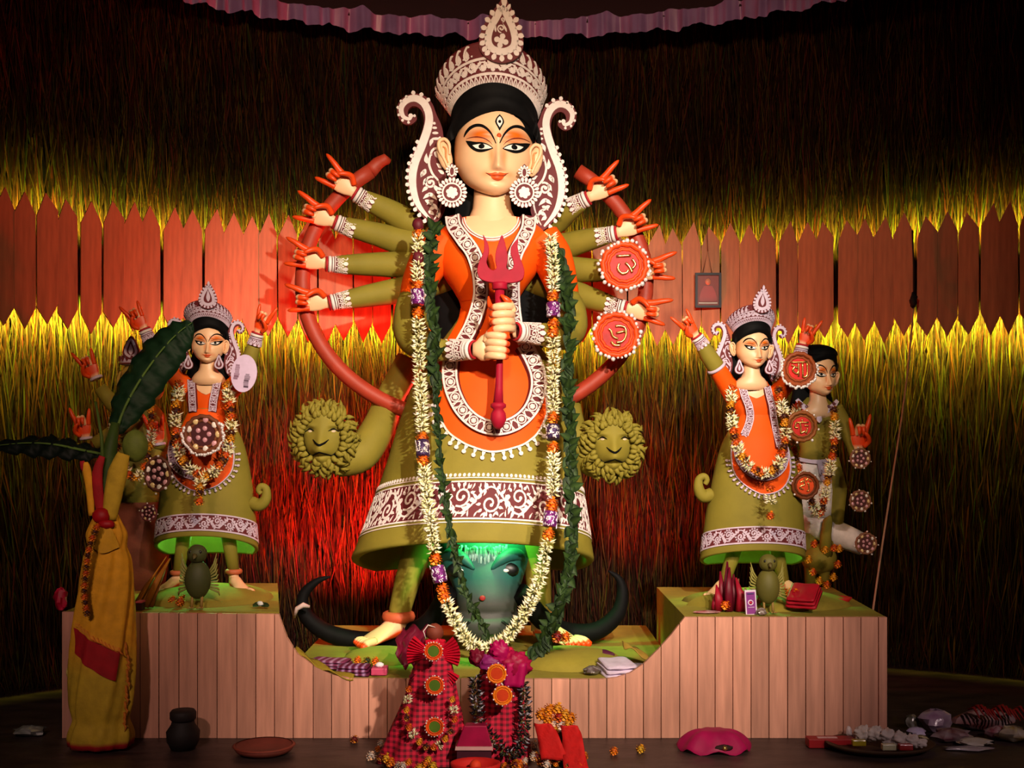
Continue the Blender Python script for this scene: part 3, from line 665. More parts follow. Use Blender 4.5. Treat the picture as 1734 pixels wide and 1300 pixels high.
# ================================================================ bell skirts
class Bell:
    def __init__(s, F, ytop, yhem, cx, w, drop, oc, k=.7): s.F, s.yt, s.yh, s.cx, s.w, s.drop, s.oc, s.k = F, ytop, yhem, cx, w, drop, oc, k
    def loc(s, th, t):
        y0 = s.yt + t*(s.yh - s.yt); w = sm(s.w, y0); c = cos(th); return interp(s.cx, y0) + w*sin(th), y0 + s.drop*t*min(1.5, 1 - c), s.oc - s.k*w*c
    def S(s, th, t): return s.F(*s.loc(th, t))
    def front(s, px, py):
        t = (py - s.yt) / (s.yh - s.yt); c = 1
        for _ in range(4):
            y0 = s.yt + t*(s.yh - s.yt); sn = max(-.995, min(.995, (px - interp(s.cx, y0)) / sm(s.w, y0))); c = math.sqrt(1 - sn*sn)
            t = (py - s.yt) / (s.yh - s.yt + s.drop*(1 - c))
        return s.oc - s.k*sm(s.w, s.yt + t*(s.yh - s.yt))*c
    def build(s, root, band, lip, wm, beads=None, period=90, vw=2.4):
        n = 72; m = 40; rows = []
        for i in range(m + 1): rows.append([s.S(-PI + 2*PI*j/n, i/m) for j in range(n)])
        W = sm(s.w, s.yh); ks = lip / W
        def ring(f, dy): return [s.F((lambda q: (interp(s.cx, s.yh) + (q[0] - interp(s.cx, s.yh))*f, q[1] + dy, s.oc + (q[2] - s.oc)*f))(s.loc(-PI + 2*PI*j/n, 1)) [0], s.loc(-PI + 2*PI*j/n, 1)[1] + dy, s.oc + (s.loc(-PI + 2*PI*j/n, 1)[2] - s.oc)*f) for j in range(n)]
        rows += [ring(1.0, lip*.22), ring(1 - ks*.2, lip*.42), ring(1 - ks*.6, lip*.5), ring(1 - ks, lip*.40), ring(1 - ks*1.1, 0), ring(1 - ks*1.4, -lip*2), ring(1 - ks*3, -lip*5)]
        sk = MB().grid(rows, True).build('skirt', M_['olive'], root)
        # border: maroon ground with white relief
        t0, t1 = [(b - s.yt)/(s.yh - s.yt) for b in band]
        kk = W; lim = 2.0
        SF = lambda u, v: s.S(u/kk, (v - s.yt)/(s.yh - s.yt))
        g = Rel(SF, .8, base=-.3); ms = 60
        g.mb.grid([[g.pt(kk*(-lim + 2*lim*j/ms), lerp(band[0], band[1], i/6), .8) for j in range(ms + 1)] for i in range(7)])
        bo = g.mb.build('border_ground', M_['maroon'], sk)
        r = Rel(SF, 2.0, base=.5); U = kk*1.75
        ln = lambda y, w: r.stroke([(u*U/40, y) for u in range(-40, 41)], w)
        H = band[1] - band[0]
        ln(band[0], 2.2); ln(band[1], 2.6)
        if beads:
            ln(band[0] - H*.10, 1.6); ln(band[1] + H*.09, 1.8); nb = int(2*U/beads)
            for i in range(nb): u = -U + 2*U*(i + .5)/nb; r.disc(u, band[0] - H*.10 - beads*.5, beads*.36, n=8)
        r.vine(-U, U, band[0] + 1, band[1] - 1, period, vw)
        if beads:   # a second, finer filling of leaves
            p = period
            for i in range(int(2*U/11)):
                u = -U + 11*i; r.leaf(u, band[0] + 3, H*.20, 2.8, PI*.42 + .5*sin(i), .5); r.leaf(u + 5, band[1] - 3, H*.20, 2.8, -PI*.42 + .5*sin(i*2.1), .5)
        r.build('border_relief', M_[wm], sk)
        return sk
def apron(root, F, front, rows, wm, step, pend=True, drops=1.0):
    """orange apron: rows = (y, left, right); front(px, py) gives the depth of what lies under it"""
    L = [(a, b) for a, b, c in rows]; Rr = [(a, c) for a, b, c in rows]; y0, y1 = rows[0][0], rows[-1][0]; g = []
    S = lambda u, v: F(u, v, front(u, v) - 2.5)
    for i in range(41):
        y = lerp(y0, y1, i/40); l, r = interp(L, y), interp(Rr, y); g.append([S(lerp(l, r, j/24), y) for j in range(25)])
    a = MB().grid(g).build('apron', M_['orange'], root)
    edge = [(l, y) for y, l, r in rows] + [(r, y) for y, l, r in reversed(rows[:-1])]
    e = [p for p in cr(edge, 8) if p[1] > lerp(y0, y1, .25)]
    r = Rel(S, 1.6); r.stroke(e, step*.26)
    if pend:
        acc = step; cxm = sum(p[0] for p in e)/len(e)
        for p, q in zip(e, e[1:]):
            acc += math.hypot(q[0] - p[0], q[1] - p[1])
            if acc >= step and p[1] > lerp(y0, y1, .55):
                acc = 0; tx, ty = q[0] - p[0], q[1] - p[1]; l = math.hypot(tx, ty); nx, ny = -ty/l, tx/l
                r.stroke([(q[0] + nx*2*drops, q[1] + ny*2*drops), (q[0] + nx*step*.75, q[1] + ny*step*.75)], [step*.55, step*.22]); r.disc(q[0] + nx*step*1.05, q[1] + ny*step*1.05, step*.34, n=10)
    r.build('apron_trim', M_[wm], a); return a
def stole(root, F, front, path, w, wm, motif, h=7):
    """raised strip with a rosette chain"""
    S = lambda u, v: F(u, v, front(u, v)); P_ = cr(path, 8); r = Rel(S, h, base=-2)
    r.stroke(P_, w*1.06); st_ = r.mb.build('stole', M_['maroon'], root, sharp=40)
    r = Rel(S, h + .9, base=h - .3); L = len(P_); nrm = []
    for i in range(L):
        a, b = P_[max(i - 1, 0)], P_[min(i + 1, L - 1)]; tx, ty = b[0] - a[0], b[1] - a[1]; l = math.hypot(tx, ty); nrm.append((-ty/l, tx/l))
    for sd in (-1, 1): r.stroke([(p[0] + n[0]*sd*w*.44, p[1] + n[1]*sd*w*.44) for p, n in zip(P_, nrm)], w*.13)
    acc = motif*.5; k = 0
    for i in range(1, L):
        acc += math.hypot(P_[i][0] - P_[i - 1][0], P_[i][1] - P_[i - 1][1])
        if acc >= motif:
            acc = 0; k += 1; u, v = P_[i]; nx, ny = nrm[i]; tx, ty = ny, -nx
            r.ring(u, v, w*.29, w*.075, 14); r.flower(u, v, w*.2, 6)
            for sd in (-1, 1):
                q = motif*.5*sd; r.stroke([(u + tx*q + nx*w*.34, v + ty*q + ny*w*.34), (u + tx*q*.72, v + ty*q*.72), (u + tx*q - nx*w*.34, v + ty*q - ny*w*.34)], w*.075, smooth=3)
                r.stroke([(u + tx*q*.72 + nx*w*.36*s2, v + ty*q*.72 + ny*w*.36*s2) for s2 in (-1, -.4)], w*.07); r.stroke([(u + tx*q*.72 + nx*w*.36*s2, v + ty*q*.72 + ny*w*.36*s2) for s2 in (.4, 1)], w*.07)
    r.build('stole_relief', M_[wm], st_); return st_
# ================================================================ the large ten-armed statue
big = thing('goddess_statue', 'large ten-armed painted goddess statue in orange tunic and olive bell skirt holding a trident', 'statue', P(840, 1097, 5.10))
FH = Fr(840, 255, 5.08); FM = Fr(840, 600, 5.12)
make_head(FH, big)
# torso
TOR = [(362, 832, 64, 34), (378, 832, 86, 44), (392, 832, 97, 52), (415, 830, 97, 62), (440, 828, 90, 66), (460, 827, 80, 64), (485, 826, 62, 54), (505, 826, 50, 44), (525, 826, 46, 40), (545, 826, 44, 38)]
def tor(y): return interp(TOR, y)
OC = 50
def torso_front(px, py):
    cx, hw, hd = tor(py); s = max(-.98, min(.98, (px - cx)/hw)); return OC - hd*math.sqrt(1 - s*s)
mb = MB(); rows = []
for i in range(31):
    y = lerp(362, 545, i/30); cx, hw, hd = tor(y); rows.append([FM(cx + hw*sin(2*PI*j/40), y, OC - hd*cos(2*PI*j/40)) for j in range(40)])
mb.grid(rows, True, cap0=True, cap1=True); mb.build('tunic', M_['orange'], big)
# skin above the round neckline
NK = [(362, 789, 874), (372, 788, 876), (384, 794, 870), (393, 803, 860), (400, 816, 848), (404, 831, 833)]
g = []
for i in range(17):
    y = lerp(362, 404, i/16); l, r_ = interp([(a, b) for a, b, c in NK], y), interp([(a, c) for a, b, c in NK], y); g.append([FM(lerp(l, r_, j/20), y, torso_front(lerp(l, r_, j/20), y) - 1.5) for j in range(21)])
MB(CREAM).grid(g).build('neckline', M_['skin'], big)
r = Rel(lambda u, v: FM(u, v, torso_front(u, v)), 3, base=-1)
for k, w in ((0, 2.2), (4.2, 2.2)): r.stroke([(786 - k, 366), (789 - k, 378), (798 - k*.7, 391 + k*.6), (814, 401.5 + k), (832, 405 + k), (850, 401.5 + k), (866 + k*.7, 391 + k*.6), (875 + k, 378), (877 + k, 366)], w, smooth=5)
r.build('neck_trim', M_['white'], big)
bell = Bell(FM, 505, 905, [(505, 826), (640, 828), (760, 817), (850, 807), (905, 799)], [(505, 44), (530, 52), (560, 76), (600, 108), (640, 134), (700, 153), (760, 168), (850, 193), (905, 210)], 46, OC, .66)
bell.build(big, (812, 872), 13, 'white', beads=9, period=100, vw=3.0)
bf = lambda px, py: bell.front(px, py) if py > 508 else torso_front(px, py) if py < 500 else min(bell.front(px, 508), torso_front(px, py))
apron(big, FM, bf, [(506, 780, 872), (540, 774, 881), (570, 758, 894), (600, 745, 907), (620, 740, 915), (650, 737, 922), (690, 741, 925), (704, 746, 924), (729, 760, 912), (743, 777, 899), (755, 800, 878), (764, 836, 846)], 'white', 11.5)
def bf2(px, py): return bf(px, py) - 2.5
ST = [(355, 16), (378, 4), (392, -4), (415, -16), (440, -20), (460, -18), (485, -10), (505, -4), (530, -4), (560, -10), (590, -24), (620, -40)]
def sfront(px, py): return sm(ST, py) + .0042*(px - 828)**2 - 1
stole(big, FM, sfront, [(768, 364), (772, 386), (786, 408), (802, 430), (812, 458), (815, 490), (811, 520), (801, 552), (788, 580), (776, 602)], 23, 'white', 23)
stole(big, FM, sfront, [(893, 364), (891, 388), (882, 410), (871, 432), (866, 458), (866, 490), (867, 520), (870, 548)], 22, 'white', 23)
stole(big, FM, bf2, [(767, 612), (766, 640), (772, 668), (787, 697), (811, 718), (841, 726), (871, 718), (894, 697), (906, 668), (907, 640), (897, 612), (884, 588)], 24, 'white', 24)
# front arms
def sleeve(root, pts, rad, m='olive', n=16, name='sleeve'): return MB().tube([Vector(p) for p in cr([tuple(q) for q in pts], 5)], rad, n).build(name, M_[m], root)
k = FM.s
sleeve(big, [FM(752, 402, 52), (FM(728, 430, 46)), FM(708, 470, 38), FM(698, 500, 34)], [40*k, 36*k, 30*k, 25*k], 'orange', name='upper_sleeve')
sleeve(big, [FM(915, 402, 52), (FM(936, 430, 46)), FM(950, 470, 38), FM(957, 500, 34)], [40*k, 36*k, 30*k, 25*k], 'orange', name='upper_sleeve')
for (cx, cy, a) in ((698, 500, .2), (957, 500, -.2)):
    c_ = FM(cx, cy, 34); bangle(big, c_, (a, .05, -1), 25*k, 3.5*k, WHITE, 'armlet'); bangle(big, c_ - V(0, 0, 8*k), (a, .05, -1), 26*k, 2*k, WHITE, 'armlet')
sleeve(big, [FM(698, 498, 34), FM(694, 530, 26), FM(698, 568, 8), FM(726, 590, -25), FM(757, 597, -50)], [25*k, 29*k, 31*k, 28*k, 21*k, 17*k])
sleeve(big, [FM(957, 498, 34), FM(966, 530, 26), FM(963, 560, 8), FM(940, 570, -25), FM(915, 570, -48)], [25*k, 29*k, 30*k, 27*k, 22*k, 18*k])
wl, wr = FM(806, 598, -84), FM(873, 568, -78)
wrist_set(big, wl, FM(757, 597, -50), 15*k, long=1.35); wrist_set(big, wr, FM(915, 570, -48), 15*k, long=1.35)
# hands round the trident shaft
SH = lambda y: FM(847, y, -92)
def grip(wrist, ys, sd, thumb_y, name, idx_up=False):
    mb = MB(CREAM); w = Vector(wrist); q = FM.s
    mid = (ys[0] + ys[-1]) / 2; sx = 847
    kn = FM(sx + sd*20, mid, -90)
    rows = []
    for t, hh, hd in ((-.12, 11, 11), (.15, 13, 12), (.5, (ys[-1] - ys[0])*.5 + 4, 12), (.85, (ys[-1] - ys[0])*.5 + 6, 11), (1.02, (ys[-1] - ys[0])*.5 + 3, 7)):
        c = w.lerp(kn, t); rows.append([c + V(0, cos(2*PI*j/16)*hd*q, sin(2*PI*j/16)*hh*q) for j in range(16)])
    mb.grid(rows, True, cap0=True, cap1=True)
    for i, y in enumerate(ys):
        l = (1, 1.06, 1.0, .86)[i]
        pts = [(sx + sd*20, y, -92), (sx + sd*15, y - 1, -106), (sx + sd*3, y, -113), (sx - sd*9*l, y + 1, -109), (sx - sd*14*l, y + 2, -98)]
        p = cr(pts, 4); m = len(p); mb.tube([FM(*z) for z in p], [6.6*q*interp([(0, 1), (.6, .95), (.9, .7), (1, .25)], j/(m - 1)) for j in range(m)], 9, cols=[CREAM if j/(m - 1) < .74 else ALTA for j in range(m)])
    pts = [(sx + sd*22, thumb_y + 12, -96), (sx + sd*17, thumb_y, -102), (sx + sd*9, thumb_y - 8, -106), (sx + sd*2, thumb_y - 14, -106)]
    p = cr(pts, 4); m = len(p); mb.tube([FM(*z) for z in p], [6.2*q*interp([(0, 1), (.6, .9), (1, .25)], j/(m - 1)) for j in range(m)], 9, cols=[CREAM if j/(m - 1) < .4 else ALTA for j in range(m)])
    if idx_up:
        p = cr([(sx - sd*4, ys[0] + 4, -108), (sx - sd*15, ys[0] - 2, -100), (sx - sd*18, ys[0] - 18, -96)], 4); m = len(p); mb.tube([FM(*z) for z in p], [5*q, 5*q, 1.2*q], 9, col=ALTA)
    return mb.build(name, M_['skin'], big)
grip(wl, (578, 589, 600, 610), -1, 574, 'hand'); grip(wr, (531, 543, 555, 566), 1, 526, 'hand', True)
# eight more arms behind
ARMS = [((698, 376), (615, 336), (601, 327), (545, 283)), ((690, 410), (582, 382), (567, 376), (500, 346)), ((692, 447), (570, 448), (553, 447), (480, 424)), ((694, 488), (578, 509), (558, 513), (487, 505)),
        ((932, 378), (984, 341), (996, 335), (1042, 303)), ((946, 418), (1029, 398), (1044, 395), (1098, 366)), ((952, 455), (1052, 460), (1072, 461), (1132, 452)), ((956, 492), (1040, 518), (1060, 522), (1132, 530))]
for b_, c_, w_, t_ in ARMS:
    left = b_[0] < 800; D0, D1 = 5.38, 5.27
    B, C, Wp, T = P(*b_, D0), P(*c_, D1), P(*w_, D1 - .01), P(*t_, D1 - .03); q = 5.3/FPX
    inn = P(800 if left else 860, lerp(b_[1], 430, .45), D0)
    ax = (C - B).normalized()
    sleeve(big, [inn, B, B.lerp(C, .5), C], [22*q, 24*q, 22*q, 19*q, 14.5*q])
    wrist_set(big, Wp, C, 12.5*q, long=1.15)
    hand(big, Wp + (T - Wp).normalized()*.004, T, V(.15 if left else -.15, -1, -.15), 76*q, 'horns', 1 if left else -1, inner=CREAM)
# legs, anklets, feet
for pts, toe in ((((716, 880), (706, 930), (688, 985), (672, 1046)), (638, 1090)), (((900, 880), (905, 930), (912, 985), (916, 1046)), (962, 1092))):
    sleeve(big, [FM(a, b, 30) for a, b in pts], [27*k, 26*k, 22*k, 18*k], name='leg')
    a = FM(pts[-1][0], 1048, 30); bangle(big, a, (0, 0, 1), 21*k, 8*k, srgb(190, 84, 50), 'anklet')
    MB().tube([FM(pts[-1][0], 1040, 30), FM(pts[-1][0], 1072, 28)], 17*k, 14, col=CREAM).build('ankle', M_['skin'], big)
    heel = FM(pts[-1][0], 1092, 26); heel.z = ZM + .05; tt = heel + V(-.16 if toe[0] < 800 else .17, -.15, -.03)
    foot(big, heel, tt, .27)
# lion heads on curved necks
M_['lioneye'] = mat('grey_eye_paint', srgb(196, 176, 150), .4)
def lion(F, sd, neck, name):
    mb = MB(); q = F.s
    rows = []
    HW = [(700, 20), (715, 30), (735, 35), (755, 34), (770, 29), (785, 19), (795, 10)]
    def lo(x, y):
        h = sm(HW, y); t = max(-1, min(1, (x - 550)/h)); o = -22 + 26*(1 - math.sqrt(1 - t*t)) + .006*(y - 745)**2 * .5
        o -= 15*gs(x - 549, 15)*gs(y - 765, 16); o -= 7*gs(x - 549, 8)*gs(y - 748, 20)
        for ex in (530, 570): o += 6*gs(x - ex, 7)*gs(y - 733, 4.5) - 4*gs(x - ex, 9)*gs(y - 725, 4)
        o += 7*gs(x - 549, 17)*gs(y - 776, 2.2) - 5*gs(x - 549, 10)*gs(y - 784, 5)
        for sx in (-1, 1): o += 2.5*gs((x - 549) - sx*(768 - y)*-.9 - 0, 2.2)*gs(y - 757, 7)*0 - 4*gs(x - 549 - sx*9, 8)*gs(y - 768, 6)
        return o
    for i in range(49):
        y = 700 + 95*i/48; h = sm(HW, y); rows.append([F(550 + h*sin(PI/2*(-1 + 2*j/40)), y, lo(550 + h*sin(PI/2*(-1 + 2*j/40)), y)) for j in range(41)])
    mb.grid(rows); mb.ball(F(550, 747, 12), (42*q, 24*q, 46*q), 20, 14)
    ln = mb.build('lion_head', M_['olive'], big)
    S = lambda u, v: F(u, v, lo(u, v)); r = Rel(S, .6, base=-.4, sg=F.m)
    for sx in (-1, 1): r.stroke([(549 + sx*13, 749), (549 + sx*7, 755), (549, 759)], [1, 3, 4], smooth=4); r.stroke([(549 + sx*24, 770), (549 + sx*17, 776), (549 + sx*8, 773), (549, 770)], [1, 2.5, 2.5, 1.5], smooth=4); r.stroke([(549 + sx*12, 735), (549 + sx*20, 731), (549 + sx*28, 736)], [1, 2.6, 1], smooth=4)
    r.stroke([(549, 759), (549, 770)], 1.4); r.mb.build('lion_mouth_line', M_['hair'], ln, kind='stuff')
    r = Rel(S, 1, base=-.4, sg=F.m)
    for sx in (-1, 1): r = Rel(S, 1, base=-.4, sg=F.m); r.disc(549 + sx*20, 735, 3.6, 1.8); r.mb.build('lion_eye', M_['lioneye'], ln)
    mb = MB()
    for ring_, (rr, n_, l_, o_) in enumerate(((33, 26, 13, -14), (38, 30, 15, -8), (44, 34, 15, -1), (48, 34, 14, 8))):
        for i in range(n_):
            a = 2*PI*(i + .5*(ring_ % 2))/n_ + .08*(R() - .5); ex = 1.0; ey = 1.13; l = l_*(.8 + .4*R()); sw = (.5 if R() < .5 else -.5) * (1 + R())
            if ring_ == 0 and abs(sin(a)) < .9 and False: continue
            pts = []
            for j in range(5):
                t = j/4; aa = a + sw*.22*t*t; rad = rr + l*t; pts.append(F(550 + rad*cos(aa)*ex, 747 + rad*sin(aa)*ey, o_ - 5*sin(PI*t*.8) + 7*t*t + (R() - .5)*2))
            mb.tube(pts, [4.6*q, 5.0*q, 4.2*q, 2.6*q, .5*q], 6)
    mb.build('lion_mane', M_['olive'], ln, kind='stuff')
    sleeve(big, neck, [30*q, 32*q, 29*q, 25*q, 26*q], name='lion_neck')
FLL = Fr(548, 742, 5.12, 1.0, (550, 747)); FLR = Fr(1037, 755, 5.16, .95, (550, 747), mirror=True)
lion(FLL, 1, [P(570, 778, 5.20), P(610, 768, 5.22), P(640, 725, 5.30), P(662, 670, 5.42), P(695, 610, 5.46)], 'lion')
lion(FLR, -1, [P(1022, 780, 5.24), P(1000, 775, 5.24), P(975, 745, 5.26), P(960, 690, 5.30)], 'lion')
# ================================================================ things it holds
tri = thing('trident', 'crimson wooden trident held upright in two hands before the orange tunic', 'trident', FM(845, 728, -95))
out = [(820, 413), (827, 425), (830, 436), (829, 446), (826, 456), (829, 466), (836, 471), (842, 467), (840, 455), (841, 441), (845, 428), (851, 414), (856, 428), (859, 441), (860, 454), (858, 466), (863, 471), (869, 466), (869, 456), (865, 445), (865, 435), (870, 427), (877, 420), (876, 432), (879, 448), (884, 461), (887, 474), (883, 486), (868, 491), (838, 491), (818, 486), (811, 475), (813, 460), (819, 447), (822, 436), (822, 425)]
oc = cr(out, 3, True); mb = MB(); mb.prism([FM(a, b, -98 + (b - 413)*.02) for a, b in oc], [FM(a, b, -86 + (b - 413)*.02) for a, b in oc]); mb.build('prongs', M_['crimson'], tri, sharp=30, bevel=.003)
mb = MB(); c_ = FM(847, 491, -92); mb.lathe(FM(847, 502, -92), [(11*k, 0), (13*k, 2*k), (12*k, 6*k), (13*k, 9*k), (11*k, 12*k)], 20); mb.build('collar', M_['crimson'], tri)
mb = MB(); mb.tube([FM(847, 500, -92), FM(847, 560, -92), FM(847, 620, -94), FM(846, 660, -98), FM(845, 685, -100)], [8*k, 7*k, 5.6*k, 6.5*k, 8.5*k], 14); mb.build('shaft', M_['crimson'], tri)
mb = MB(); mb.lathe(FM(845, 728, -100), [(2*k, 0), (8*k, 5*k), (13*k, 16*k), (12*k, 26*k), (8*k, 33*k), (12.5*k, 36*k), (12.5*k, 41*k), (8*k, 44*k)], 20); mb.build('finial', M_['crimson'], tri)
hoop = thing('hoop', 'big brick-red wooden hoop passing through eight hands around the large statue', 'hoop', P(803, 720, 5.36))
pts = []
for i in range(61):
    a = math.radians(-130 + 0) - math.radians(0); a = math.radians(lerp(-127, -413, i/60)); pts.append(P(803 + 291*cos(a), 478 + 236*sin(a), 5.31))
mb = MB(); q = 5.3/FPX
rad = [13*q]*61
mb.tube(pts, rad, 14); mb.build('ring', M_['brick'], hoop)
mb = MB(); a0 = pts[0]; mb.tube([a0 + V(.0, 0, 0), P(640, 276, 5.36), P(652, 270, 5.36), P(660, 274, 5.37)], [12*q, 11*q, 10*q, 5*q], 12); mb.build('curled_tip', M_['brick'], hoop)
# ================================================================ the buffalo under the skirt
buf = thing('buffalo_head', 'dark teal buffalo head with wide curved horns between the feet under the olive skirt', 'statue', P(825, 1100, 4.98))
FB = Fr(825, 985, 5.06); q = FB.s
TEAL = srgb(20, 84, 76); MUZ = srgb(64, 66, 62)
mb = MB(); rows = []; cols = []
for y, cx, hw, hd, oc_ in ((905, 815, 62, 50, 60), (925, 816, 76, 60, 50), (950, 818, 78, 62, 40), (975, 822, 66, 58, 30), (1000, 824, 56, 54, 22), (1018, 824, 53, 54, 18), (1030, 824, 52, 50, 16), (1036, 824, 51, 44, 14), (1044, 824, 56, 54, 12), (1058, 824, 58, 56, 12), (1076, 824, 54, 48, 18), (1090, 824, 42, 34, 28), (1098, 824, 20, 16, 34)):
    rows.append([FB(cx + hw*sin(2*PI*j/36), y, oc_ - hd*cos(2*PI*j/36)*(1 if cos(2*PI*j/36) > 0 else .6) + (4*gs(y - 1036, 6))) for j in range(36)]); cols += [mixc(TEAL, MUZ, (y - 985)/25)]*36
mb.grid(rows, True, cols, True, True)
for sx in (-1, 1):
    mb.tube([FB(a, b, c) for a, b, c in cr([(818 + sx*14, 962, -22), (818 + sx*30, 946, -18), (818 + sx*48, 938, -4), (818 + sx*62, 944, 14), (818 + sx*68, 958, 26)], 4)], [2*q, 9*q, 12*q, 11*q, 4*q], 10, col=TEAL)
    mb.tube([FB(a, b, c) for a, b, c in cr([(818 + sx*22, 972, -16), (818 + sx*38, 978, -6), (818 + sx*54, 974, 8)], 4)], [2*q, 5*q, 2*q], 8, col=TEAL)
    mb.tube([FB(a, b, c) for a, b, c in cr([(824 + sx*26, 1046, -36), (824 + sx*34, 1054, -30), (824 + sx*36, 1064, -26)], 4)], [2*q, 4*q, 2*q], 8, col=srgb(20, 22, 20))
mb.build('head', M_['clay'], buf)
for sx in (-1, 1):
    MB().ball(FB(818 + sx*42, 964, -8), (19*q, 9*q, 13*q), 14, 10, col=srgb(6, 10, 10)).build('eye', M_['skin'], buf)
    MB().ball(FB(818 + sx*38, 964, -17), (6*q, 2*q, 3*q), 10, 6, col=srgb(220, 226, 220)).build('painted_eye_gleam', M_['skin'], buf)  # highlight on the eye, put in as a near-white bead
mb = MB(srgb(60, 130, 120))
for i in range(60):
    x = 770 + 92*i/59; y0 = 922 + 7*R(); o = -14 + .012*(x - 816)**2; l = 20 + 16*R() - .05*abs(x - 816); dx = (x - 816)*.10 + 6*(R() - .5)
    mb.tube([FB(a, b, c) for a, b, c in cr([(x, y0, o - 4), (x + dx*.5, y0 + l*.5, o - 8), (x + dx, y0 + l, o - 5)], 3)], [2.4*q, 2.6*q, .4*q], 5, col=mixc(srgb(40, 110, 100), srgb(150, 190, 180), R()))
mb.build('forelock', M_['clay'], buf, kind='stuff')
MB().ball(FB(818, 1007, -39), (5*q, 1.6*q, 4.5*q), 12, 8, col=srgb(150, 30, 30)).build('forehead_mark', M_['clay'], buf)
HORN = srgb(22, 16, 14)
for pts in (((760, 1000, 5.05), (720, 1060, 5.15), (640, 1085, 5.25), (565, 1075, 5.25), (520, 1045, 5.24), (513, 1010, 5.24), (535, 985, 5.24), (560, 976, 5.24)), ((880, 1000, 5.05), (920, 1050, 5.15), (960, 1070, 5.25), (1010, 1068, 5.25), (1045, 1040, 5.24), (1054, 1005, 5.24), (1048, 980, 5.24), (1030, 966, 5.24))):
    MB(HORN).tube([P(*z) for z in cr(pts, 5)], [.04, .045, .045, .040, .034, .026, .016, .003], 14).build('horn', M_['hair'], buf)
# ================================================================ garlands on the large statue
def garland_body(mb, path, r, per=4.0, petal=.014, cols=None, n=9):
    """tuberose buds round a string; path in world points"""
    pts = [Vector(p) for p in path]; cols = cols or [srgb(246, 240, 214), srgb(240, 232, 190), srgb(226, 218, 160)]; step = r * .34; acc = 0
    for a, b in zip(pts, pts[1:]):
        L = (b - a).length; t = (b - a).normalized(); u = t.cross(V(0, 1, 0)); u = u.normalized() if u.length > .01 else V(1, 0, 0); w = t.cross(u); m = max(1, round(L/step))
        for i in range(m):
            c = a + t*(L*i/m); ph = R()*6
            for j in range(n):
                al = ph + 2*PI*j/n + .4*(R() - .5); dr = (u*cos(al) + w*sin(al) + t*(R() - .5)*1.1).normalized(); col = cols[random.randrange(len(cols))]; l = r*(.85 + .45*R()); p0 = c + dr*r*.12; p1 = c + dr*l*.6 + V(0, 0, -.15*l); p2 = c + dr*l*1.05
                sd = dr.cross(t).normalized()*r*(.13 + .05*R()); tn = dr.cross(sd).normalized()*sd.length
                mb.add([p0, p1 + sd, p1 + tn, p1 - sd, p1 - tn, p2], [(0, 1, 2), (0, 2, 3), (0, 3, 4), (0, 4, 1), (5, 2, 1), (5, 3, 2), (5, 4, 3), (5, 1, 4)], [mixc(col, srgb(150, 160, 60), .7)] + [col]*5)
    return mb
def marigold_mb(mb, c, r, col=None):
    c = Vector(c); col = col or srgb(240, 110, 10)
    mb.ball(c, r*.72, 8, 6, col=mixc(col, (0, 0, 0), .35))
    for i in range(34):
        z = 1 - 2*(i + .5)/34; a = i*2.39996; d = V(math.sqrt(1 - z*z)*cos(a), math.sqrt(1 - z*z)*sin(a), z); s_ = d.cross(V(.3, .2, .9)).normalized()*r*.34; t_ = d.cross(s_).normalized()*r*.34; rr = r*(.85 + .25*R())
        mb.add([c + d*r*.55, c + d*rr + s_, c + d*rr*1.08 + t_*.6, c + d*rr - s_], [(0, 1, 2), (0, 2, 3)], mixc(col, srgb(255, 170, 30), R()*.6))
def foil_band(parent, c, ax, r, h, cols=(srgb(150, 60, 140), srgb(230, 220, 235))):
    mb = MB(cols[0]); mb.lathe(Vector(c) - Vector(ax).normalized()*h/2, [(r*.8, 0), (r, h*.04), (r, h*.96), (r*.8, h)], 18, ax=ax)
    rot = Vector(ax).to_track_quat('Z', 'Y').to_matrix(); o = Vector(c) - Vector(ax).normalized()*h/2; rr = Rel(lambda u, v: o + rot @ V(r*cos(u/10), r*sin(u/10), v*h/20), .6, base=-.3, col=cols[1]); rr.sg = 1
    rr.sg = -1 if (rr.pt(0, 10, 5) - Vector(c)).length < r else 1
    for i in range(44): u, v = 62*R(), 2 + 16*R(); a = R()*6; rr.stroke([(u, v), (u + 3*cos(a), v + 3*sin(a)), (u + 4*cos(a + 1), v + 4*sin(a + 1))], 1.3)
    b = rr.mb; mb.add(b.v, b.f, b.c); return mb.build('foil_band', M_['foil'], parent)
gar = thing('tuberose_garland', 'long white tuberose garland with marigolds and foil bands hanging from the big statue shoulders', 'garland', P(810, 1100, 4.72))
GL = [(708, 378, 5.06), (708, 430, 5.02), (707, 500, 4.96), (708, 560, 4.95), (711, 640, 4.93), (714, 720, 4.88), (717, 790, 4.80), (728, 880, 4.72), (738, 950, 4.70), (752, 1010, 4.68), (770, 1050, 4.68), (792, 1085, 4.68), (818, 1100, 4.68)]
GR = [(932, 395, 5.06), (937, 450, 5.02), (937, 520, 4.96), (937, 580, 4.95), (937, 640, 4.92), (936, 720, 4.87), (937, 790, 4.80), (935, 850, 4.74), (928, 915, 4.70), (912, 985, 4.68), (890, 1035, 4.68), (862, 1075, 4.68), (818, 1100, 4.68)]
def on_path(G, y): return P(*[interp([(p[1], p[0]) for p in G], y), y, interp([(p[1], p[2]) for p in G], y)])
RG = 12.5*4.85/FPX
wh = MB()
for G, segs in ((GL, [(403, 430), (442, 478), (540, 732), (790, 936), (1018, 1100)]), (GR, [(398, 492), (570, 700), (768, 838), (916, 1100)])):
    for y0, y1 in segs: garland_body(wh, [on_path(G, y0 + (y1 - y0)*i/ max(2, int((y1 - y0)/10))) for i in range(max(2, int((y1 - y0)/10)) + 1)], RG)
